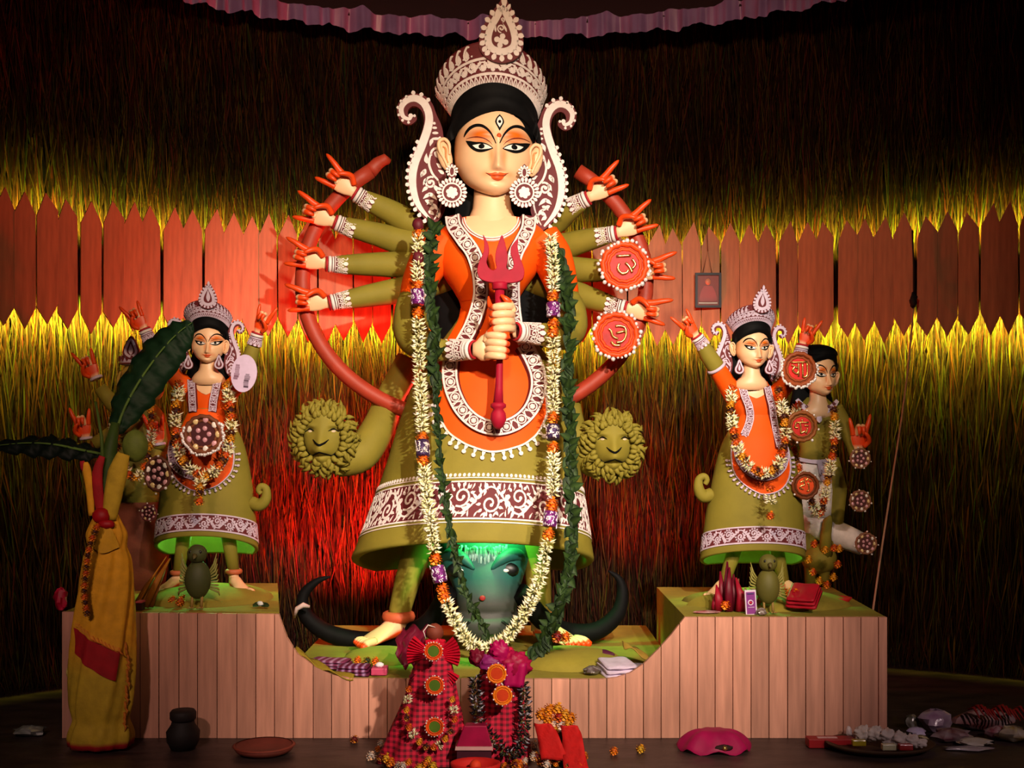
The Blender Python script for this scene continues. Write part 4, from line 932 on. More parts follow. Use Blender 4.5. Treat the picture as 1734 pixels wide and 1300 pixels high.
wh.build('tuberose_flowers', M_['petal'], gar, kind='stuff')
for G, ys in ((GL, (396, 484, 530, 742, 779, 946, 997, 1010)), (GR, (502, 548, 562, 707, 757, 852, 862, 904))):
    for y in ys: mb = MB(); marigold_mb(mb, on_path(G, y), 10.5*4.85/FPX); mb.build('marigold', M_['petal'], gar)
for G, ys in ((GL, ((503, 28), (760, 30), (972, 28))), (GR, ((524, 26), (732, 26), (879, 26)))):
    for j, (y, h) in enumerate(ys): foil_band(gar, on_path(G, y), on_path(G, y - 6) - on_path(G, y + 6), 11.5*4.85/FPX, h*4.85/FPX, (srgb(120, 40, 120), srgb(235, 225, 240)) if j != 1 else (srgb(70, 50, 90), srgb(240, 230, 225)))
for y in (381, 437): mb = MB(); mb.ball(on_path(GL, y), (.024, .024, .03), 12, 8, col=srgb(90, 14, 30), jit=.1); mb.build('rose_bud', M_['petal'], gar)
def leaf_mb(mb, c, d, ln, wd, nrm, col, fold=.25):
    c, d, n = Vector(c), Vector(d).normalized(), Vector(nrm); s_ = d.cross(n).normalized(); n = s_.cross(d).normalized(); rows = []
    for i in range(6):
        t = i/5; w = wd*math.sin(PI*(.08 + .92*t)**.75)*.5 + .0004; p = c + d*ln*t - n*ln*.15*t*t; rows.append([p + s_*w + n*w*fold, p, p - s_*w + n*w*fold])
    cs = []
    for i in range(6): cs += [col, mixc(col, srgb(90, 120, 50), .25), mixc(col, (0, 0, 0), .15)]
    mb.grid(rows, col=cs)
lg = thing('leaf_garland', 'dark green folded leaf garland hanging beside the white tuberose garland', 'garland', P(828, 1085, 4.75))
LL = [(735, 380, 5.06), (728, 440, 5.02), (732, 520, 4.97), (737, 600, 4.95), (741, 690, 4.90), (749, 800, 4.80), (760, 880, 4.74), (770, 930, 4.72), (790, 1000, 4.72), (808, 1040, 4.72), (828, 1082, 4.72)]
LR = [(945, 420, 5.06), (957, 480, 5.02), (964, 540, 4.98), (959, 640, 4.94), (965, 720, 4.89), (966, 800, 4.82), (968, 900, 4.76), (961, 960, 4.74), (946, 1020, 4.74), (930, 1068, 4.74), (905, 1098, 4.75)]
for G in (LL, LR):
    mb = MB(srgb(20, 40, 16)); pth = [P(*z) for z in cr(G, 8)]; mb.tube(pth, .006, 6); mb.build('string', M_['leaf'], lg)
    lf = MB(); acc = 0
    for a, b in zip(pth, pth[1:]):
        for _ in range(3 if a.z > .9 or G is LR else 2):
            c = a.lerp(b, R()); sd = R() - .5; wide = G is LR or a.z > 1.4; d = V(sd*1.6, -.25 - .3*R(), -1 + 1.4*(R() < .3)); leaf_mb(lf, c, d, (.045 + .02*R())*(1 if wide else .72), (.03 + .012*R())*(1 if wide else .62), V(.6*(R() - .5), -1, .3), mixc(srgb(8, 24, 10), srgb(26, 48, 18), R()), .5)
    lf.build('leaves', M_['leaf'], lg, kind='stuff')
# ================================================================ small bits shared by the side figures
LETTERS = {   # strokes of the gilt letters, in a unit square (x right, y down)
 'du': [[(-.45, -.5), (.35, -.55)], [(-.3, -.1), (-.38, .2), (-.15, .45), (.12, .4), (.2, .25)], [(.05, -.15), (.28, .1), (.42, .4)], [(.42, -.35), (.6, -.05), (.42, .2)]],
 'rga': [[(-.45, -.35), (-.3, -.2), (-.2, .1), (.1, .25)], [(-.05, -.5), (.3, -.5), (.55, -.35), (.55, .1), (.35, .4), (.0, .45)], [(.0, -.1), (.5, -.2)], [(-.3, .4), (-.1, .62), (.25, .62)]],
 'ma': [[(-.62, -.5), (.62, -.55)], [(-.6, -.3), (-.35, -.2), (-.5, .1), (-.2, .35), (-.05, .15)], [(-.05, -.5), (-.05, .55)], [(.25, -.45), (.28, .62)], [(.6, -.5), (.6, .45), (.28, .62)], [(-.3, -.15), (-.12, -.1)]],
 'da': [[(-.5, -.35), (.55, -.35)], [(-.5, -.35), (-.6, .05), (-.35, .1)], [(-.2, -.35), (-.1, .15), (-.1, .55), (.2, .4), (.35, .55), (.45, .1)], [(.0, -.6), (.02, -.4)], [(.2, -.1), (.55, -.05)]],
 'ki': [[(-.1, -.75), (-.15, -.4)], [(.25, -.75), (.05, -.45)], [(-.5, -.3), (-.2, -.45), (-.1, -.1), (-.4, .0), (-.55, .2), (-.2, .35)], [(.15, -.2), (.3, -.2), (.3, .45), (.1, .45)], [(.3, -.55), (.55, -.4)]],
}
def medallion(label, px, py, d, r, rim=srgb(226, 70, 14), mid=srgb(180, 20, 20), letter=None, beads=18, bm='silver', sq=1.0, tilt=0, group=None, style='letter', name='tinsel_medallion', bead_from=0, bead_to=2*PI):
    q = d / FPX; c = P(px, py, d); t = thing(name, label, 'ornament', c, group); r *= q; rr = Matrix.Rotation(tilt, 3, 'Y')
    T = lambda x, y, o=0: c + rr @ V(x*r*sq, -o*r, -y*r)
    n = 28
    def plate(nm, f0, o, th, m, col):
        MB(col).prism([T(f0*cos(2*PI*j/n), f0*sin(2*PI*j/n), o + th) for j in range(n)], [T(f0*cos(2*PI*j/n), f0*sin(2*PI*j/n), o) for j in range(n)]).build(nm, M_[m], t, sharp=40)
    plate('backing', .92, 0, .08, 'satin', mixc(rim, (0, 0, 0), .3))
    for nm, f, w in (('rim', .88, .12), ('inner_rim', .66, .07)):
        mb = MB(rim); rows = []
        for i in range(41):
            a = 2*PI*i/40; wob = 1 + .035*sin(a*14); rows.append([T((f*wob + w*cos(2*PI*j/7))*cos(a), (f*wob + w*cos(2*PI*j/7))*sin(a), .1 + w*sin(2*PI*j/7)) for j in range(7)])
        mb.grid(rows, True).build(nm, M_['satin'], t)
    plate('centre', .60, .08, .05, 'satin', mid)
    if letter:
        for st_ in LETTERS[letter]:
            mb = MB(srgb(250, 220, 150)); mb.tube([T(a*.74, b*.74, .19) for a, b in cr(st_, 4)], .055*r, 6); mb.build('letter_stroke', M_['gold'], t)
    if style == 'gems':
        for k in range(9):
            a = 2*PI*k/9; mb = MB([srgb(230, 200, 140), srgb(220, 160, 170), srgb(240, 230, 220)][k % 3]); mb.ball(T(.74*cos(a), .74*sin(a), .14), (.15*r, .06*r, .17*r), 10, 6); mb.build('mirror_gem', M_['plastic'], t)
        for k in range(5): a = 2*PI*k/5; mb = MB(srgb(210, 150, 160)); mb.ball(T(.3*cos(a), .3*sin(a), .15), (.13*r, .05*r, .13*r), 9, 6); mb.build('mirror_gem', M_['plastic'], t)
    for k in range(beads):
        a = lerp(bead_from, bead_to, (k + .4*R())/beads); f = .95 + .14*R(); mb = MB(); mb.ball(T(f*cos(a), f*sin(a), .15), r*(.055 + .05*R()), 7, 5, rot=None); mb.build('bead', M_[bm], t)
    return t
def short_garland(label, pts, r, seq, group=None, drop=None, drop_at=None):
    """flower strands over a figure's shoulders: groups of tuberoses, marigolds and dark roses"""
    path = [Vector(p) for p in cr([tuple(p) for p in pts], 8)]; g = thing('flower_garland', label, 'garland', min(path, key=lambda p: p.z), group); L = len(path); wh = MB(); i = 0; k = 0
    while i < L - 2:
        kind, n = seq[k % len(seq)]; k += 1; j = min(i + n, L - 1)
        if kind == 'w': garland_body(wh, path[i:j + 1], r*1.15, n=10)
        else:
            for m in range(i, j, max(1, n)): mb = MB(); marigold_mb(mb, path[min(m + n//2, L - 1)], r*.85, {'y': srgb(236, 160, 30), 'o': srgb(226, 84, 12), 'd': srgb(70, 12, 16)}[kind]); mb.build({'y': 'yellow_flower', 'o': 'marigold', 'd': 'dark_rose'}[kind], M_['petal'], g)
        i = j
    wh.build('tuberose_flowers', M_['petal'], g, kind='stuff')
    if drop:
        top = path[len(path)//2]
        for nn, (kind, dz) in enumerate(drop):
            mb = MB(); c = Vector(drop_at) + V(0, -.004*nn, -dz)
            if kind == 'w': garland_body(mb, [c, c - V(0, 0, .03)], r*1.2); mb.build('tassel_flowers', M_['petal'], g, kind='stuff')
            else: marigold_mb(mb, c, r*.8, {'y': srgb(236, 160, 30), 'o': srgb(226, 84, 12), 'd': srgb(70, 12, 16)}[kind]); mb.build('tassel_marigold', M_['petal'], g)
    return g
def side_body(root, F, torso, bell_, band, apr, k, wm='lilac', step=6.5):
    tf = lambda px, py: (lambda q: bell_.oc - q[2]*math.sqrt(1 - max(-.98, min(.98, (px - q[0])/q[1]))**2))(interp(torso, py))
    mb = MB(); y0, y1 = torso[0][0], torso[-1][0]; rows = []
    for i in range(19): y = lerp(y0, y1, i/18); cx, hw, hd = interp(torso, y); rows.append([F(cx + hw*sin(2*PI*j/28), y, bell_.oc - hd*cos(2*PI*j/28)) for j in range(28)])
    mb.grid(rows, True, cap0=True, cap1=True).build('tunic', M_['orange'], root)
    bell_.build(root, band, 6, wm, period=44, vw=1.9)
    yb = bell_.yt + 2
    fr = lambda px, py: bell_.front(px, py) if py > yb else min(tf(px, py), bell_.front(px, yb))
    apron(root, F, fr, apr, wm, step, True)
    return tf, fr
def arm(root, pts, rad, split, m2='olive'):
    """orange upper sleeve then green lower sleeve"""
    p = [Vector(q) for q in cr([tuple(z) for z in pts], 5)]; s_ = int(len(p)*split); L = len(p); rr = [interp([(i/(len(rad) - 1), q) for i, q in enumerate(rad)], j/(L - 1)) for j in range(L)]
    if s_ > 1: MB().tube(p[:s_ + 1], rr[:s_ + 1], 14).build('upper_sleeve', M_['orange'], root)
    MB().tube(p[s_:], rr[s_:], 14).build('sleeve', M_[m2], root)
    if s_ > 1: bangle(root, p[s_], p[s_] - p[s_ - 1], rr[s_]*1.02, rr[s_]*.16, LILAC, 'armlet')
def curl_tail(root, pts, r):
    MB().tube([Vector(q) for q in cr([tuple(z) for z in pts], 5)], r, 12).build('tail_curl', M_['olive'], root)
def small_legs(root, F, legs, k, zt):
    for (x0, x1, y0, y1, sd) in legs:
        MB().tube([F(x0, y0, 12), F(lerp(x0, x1, .5), (y0 + y1)/2, 10), F(x1, y1, 8)], [14*k, 12*k, 9.5*k], 12).build('leg', M_['olive'], root)
        a = F(x1, y1, 8); bangle(root, a, (0, 0, 1), 11*k, 3.6*k, srgb(190, 96, 60), 'anklet')
        h = a.copy(); h.z = zt + .045; MB(CREAM).tube([a, h + V(0, 0, .02)], 8.5*k, 10).build('ankle', M_['skin'], root)
        foot(root, h, h + V(sd*.10, -.12, -.035), .15)
# ================================================================ right: standing figure with raised arms
DS = 4.98
zr = ZS
rf = thing('goddess_statue', 'small crowned goddess statue in orange tunic raising both arms below the framed picture', 'statue', P(1280, 1020, DS))
FR = Fr(1281, 800, DS - .06); kr = FR.s
make_head(Fr(1281, 592, DS - .10, .425, (840, 255), yaw=.10, pivot=70), rf, disc_ear=False, wm='lilac', bindi=False, hair_len=.46)
OCR = 22
bellR = Bell(FR, 700, 926, [(700, 1284), (800, 1284), (926, 1279)], [(700, 30), (720, 42), (745, 57), (790, 71), (850, 82), (926, 90)], 22, OCR, .66)
tfR, frR = side_body(rf, FR, [(645, 1282, 22, 16), (656, 1283, 27, 18), (664, 1283, 36, 18), (676, 1283, 40, 22), (690, 1283, 38, 23), (705, 1284, 33, 21), (720, 1284, 30, 19)], bellR, (889, 915), [(702, 1256, 1312), (730, 1246, 1324), (760, 1238, 1332), (790, 1238, 1335), (808, 1245, 1331), (822, 1259, 1322), (831, 1274, 1308), (835, 1287, 1295)], kr)
g = []
for i in range(9):
    y = lerp(654, 674, i/8); h = interp([(0, 20), (.5, 17), (.8, 11), (1, 1)], i/8); g.append([FR(1281 + h*(-1 + j/6), y, min(tfR(1281 + h*(-1 + j/6), y) - 1, 22)) for j in range(13)])
MB(CREAM).grid(g).build('neckline', M_['skin'], rf)
flatR = lambda px, py: interp([(650, 8), (665, 2), (690, -3), (705, 0), (730, -6), (760, -22), (790, -29), (850, -36)], py) + .004*(px - 1284)**2 - 1
stole(rf, FR, flatR, [(1258, 655), (1262, 672), (1268, 690), (1270, 706), (1266, 722), (1259, 738)], 12, 'lilac', 12, 4)
stole(rf, FR, flatR, [(1299, 655), (1302, 672), (1306, 690), (1309, 712), (1312, 738), (1315, 758)], 11, 'lilac', 12, 4)
stole(rf, FR, flatR, [(1249, 748), (1246, 764), (1250, 781), (1262, 797), (1281, 806), (1300, 804), (1316, 792), (1323, 776), (1324, 762)], 12, 'lilac', 12, 4)
arm(rf, [FR(1250, 672, 20), FR(1230, 645, 12), FR(1214, 622, 4), FR(1198, 600, -2), FR(1187, 580, -6)], [18*kr, 16*kr, 15*kr, 14*kr, 11*kr], .52)
w_ = FR(1178, 570, -8); wrist_set(rf, w_, FR(1187, 582, -6), 10*kr, 'lilac', .8); hand(rf, w_, FR(1145, 528, -14), V(.1, -1, .1), 54*kr, 'horns', -1)
arm(rf, [FR(1316, 672, 22), FR(1334, 652, 26), FR(1350, 630, 30), FR(1362, 606, 30)], [18*kr, 16*kr, 14*kr, 11*kr], .6)
w_ = FR(1366, 582, 30); wrist_set(rf, w_, FR(1362, 600, 30), 10*kr, 'lilac', .6); hand(rf, w_, FR(1384, 536, 24), V(-.2, -1, .1), 52*kr, 'horns', 1)
curl_tail(rf, [FR(1206, 838, 14), FR(1192, 840, 8), FR(1184, 828, 4), FR(1184, 812, 2), FR(1192, 806, 0), FR(1197, 812, 0), FR(1194, 820, 0)], [12*kr, 11*kr, 9*kr, 7*kr, 5.5*kr, 5*kr, 4*kr])
small_legs(rf, FR, ((1255, 1226, 905, 992, -1), (1312, 1330, 905, 992, 1)), kr, zr)
# ================================================================ left: standing figure with raised arms
lf_ = thing('goddess_statue', 'small crowned goddess statue in orange tunic on the left plinth, half behind a banana leaf', 'statue', P(345, 1020, DS))
FL_ = Fr(345, 800, DS - .06); kl = FL_.s; zl = P(0, 1037, DF).z
make_head(Fr(349, 584, DS - .10, .42, (840, 255), yaw=.03, pivot=70), lf_, disc_ear=False, wm='lilac', bindi=False, hair_len=.46)
bellL = Bell(FL_, 690, 902, [(690, 347), (800, 345), (902, 344)], [(690, 32), (712, 44), (745, 62), (800, 76), (860, 84), (902, 88)], 26, OCR, .66)
tfL, frL = side_body(lf_, FL_, [(632, 348, 22, 16), (642, 348, 27, 18), (652, 348, 36, 18), (666, 348, 40, 22), (680, 348, 38, 23), (695, 347, 34, 21), (712, 347, 31, 19)], bellL, (868, 894), [(692, 318, 376), (720, 308, 386), (750, 297, 394), (775, 292, 398), (798, 297, 395), (814, 310, 383), (824, 326, 368), (829, 342, 352)], kl)
g = []
for i in range(9):
    y = lerp(640, 668, i/8); h = interp([(0, 21), (.5, 19), (.8, 13), (1, 1)], i/8); g.append([FL_(349 + h*(-1 + j/6), y, min(tfL(349 + h*(-1 + j/6), y) - 1, 22)) for j in range(13)])
MB(CREAM).grid(g).build('neckline', M_['skin'], lf_)
flatL = lambda px, py: interp([(640, 8), (655, 2), (680, -3), (695, 0), (720, -6), (750, -24), (780, -31), (850, -38)], py) + .004*(px - 347)**2 - 1
stole(lf_, FL_, flatL, [(323, 643), (326, 662), (328, 682), (328, 698)], 12, 'lilac', 12, 4)
stole(lf_, FL_, flatL, [(368, 643), (365, 662), (362, 682), (360, 698)], 12, 'lilac', 12, 4)
stole(lf_, FL_, flatL, [(300, 748), (298, 766), (304, 785), (320, 799), (342, 805), (364, 800), (381, 786), (388, 768), (387, 752)], 12, 'lilac', 12, 4)
arm(lf_, [FL_(314, 662, 20), FL_(296, 640, 16), FL_(280, 618, 10), FL_(266, 596, 4), FL_(256, 578, 0)], [18*kl, 16*kl, 15*kl, 14*kl, 11*kl], .5)
w_ = FL_(246, 558, -4); wrist_set(lf_, w_, FL_(254, 576, -2), 10*kl, 'lilac', .8); hand(lf_, w_, FL_(219, 512, -10), V(.1, -1, .1), 54*kl, 'horns', -1)
arm(lf_, [FL_(382, 662, 20), FL_(402, 644, 14), FL_(416, 622, 8), FL_(424, 600, 4), FL_(429, 586, 2)], [18*kl, 16*kl, 14*kl, 13*kl, 11*kl], .5)
w_ = FL_(436, 564, 0); wrist_set(lf_, w_, FL_(430, 584, 2), 10*kl, 'lilac', .8); hand(lf_, w_, FL_(458, 512, -6), V(-.1, -1, .1), 54*kl, 'horns', 1)
curl_tail(lf_, [FL_(424, 852, 14), FL_(438, 855, 8), FL_(449, 845, 4), FL_(450, 828, 2), FL_(442, 823, 0), FL_(438, 830, 0), FL_(442, 836, 0)], [12*kl, 11*kl, 9*kl, 7*kl, 5.5*kl, 5*kl, 4*kl])
small_legs(lf_, FL_, ((312, 300, 885, 970, -1), (380, 394, 885, 968, 1)), kl, zl)
# ================================================================ right rear: bare-headed youth on a bird
ry = thing('deity_statue', 'olive bare-headed youth statue with black hair behind the right crowned statue', 'statue', P(1395, 1010, 5.22))
FY = Fr(1392, 800, 5.20); ky = FY.s
make_head(Fr(1394, 638, 5.16, .44, (840, 255), yaw=.30, pivot=70), ry, crown=False, orn=False, bindi=False, wm='lilac', hair_len=.42, ears=True)
mb = MB(); rows = []
for y, cx, hw, hd in ((672, 1384, 20, 12), (686, 1386, 34, 18), (700, 1388, 40, 22), (730, 1388, 33, 22), (760, 1386, 26, 19), (785, 1384, 30, 20)): rows.append([FY(cx + hw*sin(2*PI*j/28), y, 22 - hd*cos(2*PI*j/28)) for j in range(28)])
mb.grid(rows, True, cap0=True, cap1=True).build('torso', M_['olive'], ry)
S_ = lambda u, v: FY(u, v, 2 - .2*(v - 680) + .006*(u - 1386)**2)
r = Rel(S_, 2); r.stroke([(1352, 676), (1364, 690), (1386, 698), (1408, 690), (1420, 678)], [6, 9, 12, 9, 6], smooth=5); r.drop(1386, 700, 16, 9, PI/2); r.build('collar', M_['lilac'], ry)
r = Rel(S_, 3.4, base=1.5)
for i in range(7): r.spiral(1358 + 9*i, 683 + 10*sin(PI*i/6), 3.2, 0, 1.1, 1.2)
r.build('collar_relief', M_['maroon'], ry)
mb = MB(WHITE); rows = []
for y, cx, hw, hd in ((778, 1384, 33, 22), (792, 1384, 36, 24), (830, 1382, 38, 26), (860, 1382, 36, 26), (876, 1384, 34, 24)): rows.append([FY(cx + (hw + 2*sin(j*2.2))*sin(2*PI*j/32), y, 24 - hd*cos(2*PI*j/32)) for j in range(32)])
mb.grid(rows, True, cap1=True).build('loincloth', M_['cloth'], ry)
r = Rel(lambda u, v: FY(u, v, -2 + .01*(u - 1384)**2), 2); r.stroke([(1352, 777), (1384, 782), (1416, 776)], 6, smooth=5); r.stroke([(1388, 782), (1392, 815)], [10, 6]); r.build('belt', M_['lilac'], ry)
MB().tube([FY(1408, 780, 24), FY(1424, 830, 22), FY(1420, 880, 18), FY(1402, 930, 14), FY(1398, 985, 10)], [20*ky, 17*ky, 14*ky, 10*ky, 9*ky], 12).build('leg', M_['olive'], ry)
MB().tube([FY(1368, 780, 24), FY(1372, 850, 22), FY(1376, 930, 20), FY(1376, 990, 16)], [18*ky, 15*ky, 11*ky, 9*ky], 12).build('leg', M_['olive'], ry)
MB(WHITE).tube([FY(1362, 880, 26), FY(1400, 896, 22), FY(1440, 912, 20), FY(1468, 924, 20)], [24*ky, 23*ky, 21*ky, 19*ky], 18).build('sash', M_['cloth'], ry, label='white cloth roll')
arm(ry, [FY(1418, 690, 22), FY(1436, 722, 20), FY(1450, 762, 10), FY(1452, 778, 4)], [15*ky, 14*ky, 12*ky, 10*ky], 0)
w_ = FY(1452, 770, -6); bangle(ry, w_, (0, .1, 1), 9*ky, 2*ky, WHITE); hand(ry, FY(1452, 762, -6), FY(1453, 706, -8), V(0, -1, .1), 62*ky, 'horns', 1)
MB().ball(FY(1392, 948, 20), (30*ky, 34*ky, 26*ky), 16, 12).build('mount_body', M_['olive'], ry)
MB().tube([FY(1398, 940, 0), FY(1396, 905, -10), FY(1398, 880, -14), FY(1400, 872, -22)], [12*ky, 9*ky, 8*ky, 2*ky], 10).build('mount_neck', M_['olive'], ry)
# ================================================================ left rear: elephant-headed figure
le = thing('deity_statue', 'shadowed olive big-eared statue with small lilac crown behind the banana leaf', 'statue', P(215, 1010, 5.16))
FE = Fr(215, 700, 5.16); ke = FE.s; YEL = srgb(170, 140, 64)
mb = MB(YEL); mb.ball(FE(232, 640, 10), (30*ke, 28*ke, 32*ke), 20, 14); mb.tube([FE(*z) for z in cr([(236, 652, -14), (240, 680, -26), (236, 705, -30), (226, 724, -30), (216, 728, -28)], 4)], [15*ke, 12*ke, 9*ke, 7*ke, 4*ke], 12); mb.build('head', M_['clay'], le)
for cx, sd in ((205, -1), (262, 1)):
    MB(YEL).ball(FE(cx, 650, 14), (13*ke, 5*ke, 26*ke), 16, 12).build('ear', M_['clay'], le)
mb = MB(LILAC); mb.lathe(FE(230, 618, 10), [(27*ke, 0), (30*ke, 6*ke), (29*ke, 14*ke), (24*ke, 20*ke), (12*ke, 26*ke)], 24); cro = mb.build('crown', M_['clay'], le)
oc = cr([(228, 570), (240, 590), (241, 602), (228, 610), (215, 602), (216, 590)], 4, True); MB().prism([FE(a, b, -20) for a, b in oc], [FE(a, b, -15) for a, b in oc]).build('crown_plume', M_['maroon'], cro, sharp=30)
r = Rel(lambda u, v: FE(u, v, -20), 1); r.stroke(cr([(228, 576), (236, 591), (236, 600), (228, 605), (220, 600), (220, 591)], 3, True), 4, closed=True); r.drop(228, 584, 18, 7, PI/2); r.build('plume_relief', M_['lilac'], cro)
r = Rel(lambda u, v: FE(230 + 30*sin(u/30), v, 10 - 30*cos(u/30)), 1.4)
for i in range(11): r.drop(-44 + 8.8*i, 612, 9, 5, -PI/2); 
r.stroke([(u, 616) for u in range(-46, 47, 4)], 2); r.build('crown_relief', M_['maroon'], cro)
mb = MB(); rows = []
for y, hw, hd in ((680, 26, 18), (700, 44, 28), (740, 54, 40), (790, 58, 46), (840, 52, 42), (880, 40, 34)): rows.append([FE(225 + hw*sin(2*PI*j/28), y, 30 - hd*cos(2*PI*j/28)) for j in range(28)])
mb.grid(rows, True, cap0=True, cap1=True).build('body', M_['olive'], le)
mb = MB(srgb(120, 60, 40)); mb.grid([[FE(225 + (hw + 2*sin(3*j))*sin(2*PI*j/28), y, 30 - hd*cos(2*PI*j/28)) for j in range(28)] for y, hw, hd in ((850, 52, 44), (900, 54, 46), (950, 50, 42), (1000, 44, 36))], True, cap1=True).build('lower_cloth', M_['cloth'], le)
for pts, wr, tip, fl in ((((205, 700), (185, 680), (168, 655)), (163, 640), (140, 592), -1), (((205, 720), (178, 740), (158, 752)), (146, 742), (138, 692), -1), (((250, 720), (270, 750), (272, 760)), (270, 752), (262, 704), -1)):
    MB().tube([FE(a, b, 14 - 6*i) for i, (a, b) in enumerate(pts)], [14*ke, 13*ke, 11*ke], 12).build('arm', M_['olive'], le)
    bangle(le, FE(*wr, 0), FE(*wr, 0) - FE(*tip, 0), 9*ke, 2.2*ke, LILAC); hand(le, FE(*wr, -2), FE(*tip, -8), V(.1, -1, .1), 56*ke, 'horns', fl)
# ================================================================ garlands and badges on the side figures
SEQ = [('o', 2), ('w', 4), ('y', 2), ('d', 2), ('w', 4), ('o', 2), ('d', 2)]
rg = 9*4.85/FPX
short_garland('mixed flower garland with tassel around the neck of the right crowned statue', [P(1240, 655, 4.84), P(1238, 690, 4.80), P(1243, 735, 4.78), P(1255, 768, 4.76), P(1274, 792, 4.75), P(1298, 800, 4.75), P(1320, 782, 4.76), P(1330, 740, 4.80), P(1327, 700, 4.82), P(1318, 658, 4.86)], rg, SEQ, drop=[('o', .0), ('w', .035), ('o', .11)], drop_at=P(1304, 826, 4.72))
short_garland('mixed flower garland with tassel around the neck of the left crowned statue', [P(304, 648, 4.84), P(298, 690, 4.80), P(298, 735, 4.78), P(308, 775, 4.76), P(332, 800, 4.74), P(346, 806, 4.74), P(364, 796, 4.74), P(384, 766, 4.76), P(392, 728, 4.80), P(390, 690, 4.82), P(384, 648, 4.86)], rg*1.08, SEQ, drop=[('w', .0), ('y', .03), ('d', .05), ('o', .085)], drop_at=P(339, 812, 4.70))
short_garland('mixed flower garland hanging from the youth statue shoulders', [P(1352, 684, 5.06), P(1342, 720, 5.04), P(1346, 770, 5.02), P(1366, 830, 5.02), P(1388, 868, 5.02), P(1398, 830, 5.02), P(1406, 790, 5.02), P(1414, 740, 5.03), P(1412, 690, 5.06)], rg, SEQ)
short_garland('withered dark flower garland on the big-eared statue chest', [P(196, 690, 5.0), P(196, 740, 4.96), P(215, 800, 4.93), P(240, 800, 4.93), P(256, 740, 4.96), P(256, 690, 5.0)], rg, [('d', 2), ('y', 2), ('w', 3), ('o', 2)])
short_garland('sparse marigold string looped round the youth statue mount', [P(1374, 918, 4.98), P(1400, 932, 4.98), P(1420, 926, 4.98), P(1416, 965, 4.97), P(1400, 990, 4.95), P(1380, 975, 4.96), P(1368, 945, 4.97)], rg*.9, [('o', 4), ('y', 6)])
medallion('round orange tinsel badge with gilt letter on a stretched arm of the large statue', 1057, 450, 5.16, 41, letter='du', beads=34)
medallion('round orange tinsel badge with scarlet centre below the lowest right hands of the large statue', 1043, 567, 5.16, 39, letter='rga', beads=34)
medallion('gold fringed badge with bold red letter beside the youth statue face', 1352, 625, 4.82, 30, rim=srgb(150, 70, 30), mid=srgb(206, 24, 14), letter='ma', beads=40, bead_from=-.3, bead_to=PI + .6)
medallion('brown fringed badge with red letter on the youth statue chest', 1357, 722, 4.84, 27, rim=srgb(130, 70, 24), mid=srgb(190, 24, 14), letter='da', beads=8)
medallion('brown fringed badge with orange letter at the youth statue hip', 1363, 822, 4.88, 24, rim=srgb(110, 52, 18), mid=srgb(214, 70, 14), letter='ki', beads=6)
for (px, py, r_, lb) in ((1456, 776, 18, 'bronze filigree rosette hanging under the youth statue hand'), (1456, 848, 19, 'bronze filigree rosette hanging above the white cloth roll'), (1466, 920, 19, 'pink-eyed filigree rosette on the end of the white cloth roll')):
    medallion(lb, px, py, 4.98, r_, rim=srgb(130, 84, 60), mid=srgb(80, 36, 34), beads=7, style='gems')
medallion('big mirror-studded badge with glittering lower rim on the left crowned statue', 345, 735, 4.70, 34, rim=srgb(120, 66, 40), mid=srgb(70, 24, 26), beads=46, style='gems', bead_from=-.6, bead_to=PI + .4)
medallion('dark oval badge studded with small mirrors beside the left crowned statue', 268, 802, 4.72, 31, rim=srgb(90, 50, 36), mid=srgb(44, 16, 16), beads=8, style='gems', sq=.76)
medallion('small plum tinsel rosette beside the olive left skirt', 252, 868, 4.76, 15, rim=srgb(110, 50, 56), mid=srgb(60, 20, 24), beads=6, style='gems')
t = thing('paper_tag', 'pale lilac oval paper tag with smudged print on a raised arm', 'tag', P(413, 660, 4.78))
FT = Fr(413, 632, 4.78, 1, None, 0, False, 0, -.12); oc = [(413 + 22*cos(2*PI*j/32), 632 + 32*sin(2*PI*j/32)) for j in range(32)]
MB(srgb(206, 184, 214)).prism([FT(a, b, 0) for a, b in oc], [FT(a, b, 2) for a, b in oc]).build('card', M_['paper'], t, sharp=40)
for x0, y0, h, c in ((401, 618, 26, srgb(120, 80, 104)), (419, 632, 24, srgb(60, 34, 56))):
    mb = MB(c); n = 7
    for i in range(n): w = 3.2 + 1.6*R(); y = y0 + h*i/n; x = x0 + 1.4*(R() - .5) - .1*i; mb.prism([FT(x - w, y, -.4), FT(x + w, y, -.4), FT(x + w, y + h/n*.92, -.4), FT(x - w, y + h/n*.92, -.4)], [FT(x - w, y, .1), FT(x + w, y, .1), FT(x + w, y + h/n*.92, .1), FT(x - w, y + h/n*.92, .1)], mixc(c, srgb(206, 184, 214), R()*.5))
    mb.build('print_smear', M_['paper'], t, smooth=False, kind='stuff')
# framed picture on the plank wall
a_ = math.asin(.965/2.58); FP_ = Fr(1198, 491, 5.955, 1, None, -a_*.0)
t = thing('framed_picture', 'small dark framed print of a seated figure hanging on the plank wall', 'picture', P(1198, 520, 5.955))
def fbox(mb, x0, y0, x1, y1, o0, o1, col=None): mb.prism([FP_(x0, y1, o0), FP_(x1, y1, o0), FP_(x1, y0, o0), FP_(x0, y0, o0)], [FP_(x0, y1, o1), FP_(x1, y1, o1), FP_(x1, y0, o1), FP_(x0, y0, o1)], col)
for x0, y0, x1, y1 in ((1177, 462, 1221, 466), (1177, 517, 1221, 521), (1177, 466, 1181, 517), (1217, 466, 1221, 517)):
    mb = MB(srgb(22, 20, 34)); fbox(mb, x0, y0, x1, y1, -3, 3); mb.build('frame_side', M_['paper'], t, smooth=False)
mb = MB(srgb(120, 46, 40)); fbox(mb, 1181, 466, 1217, 517, 0, 2); pr = mb.build('print', M_['paper'], t, smooth=False)
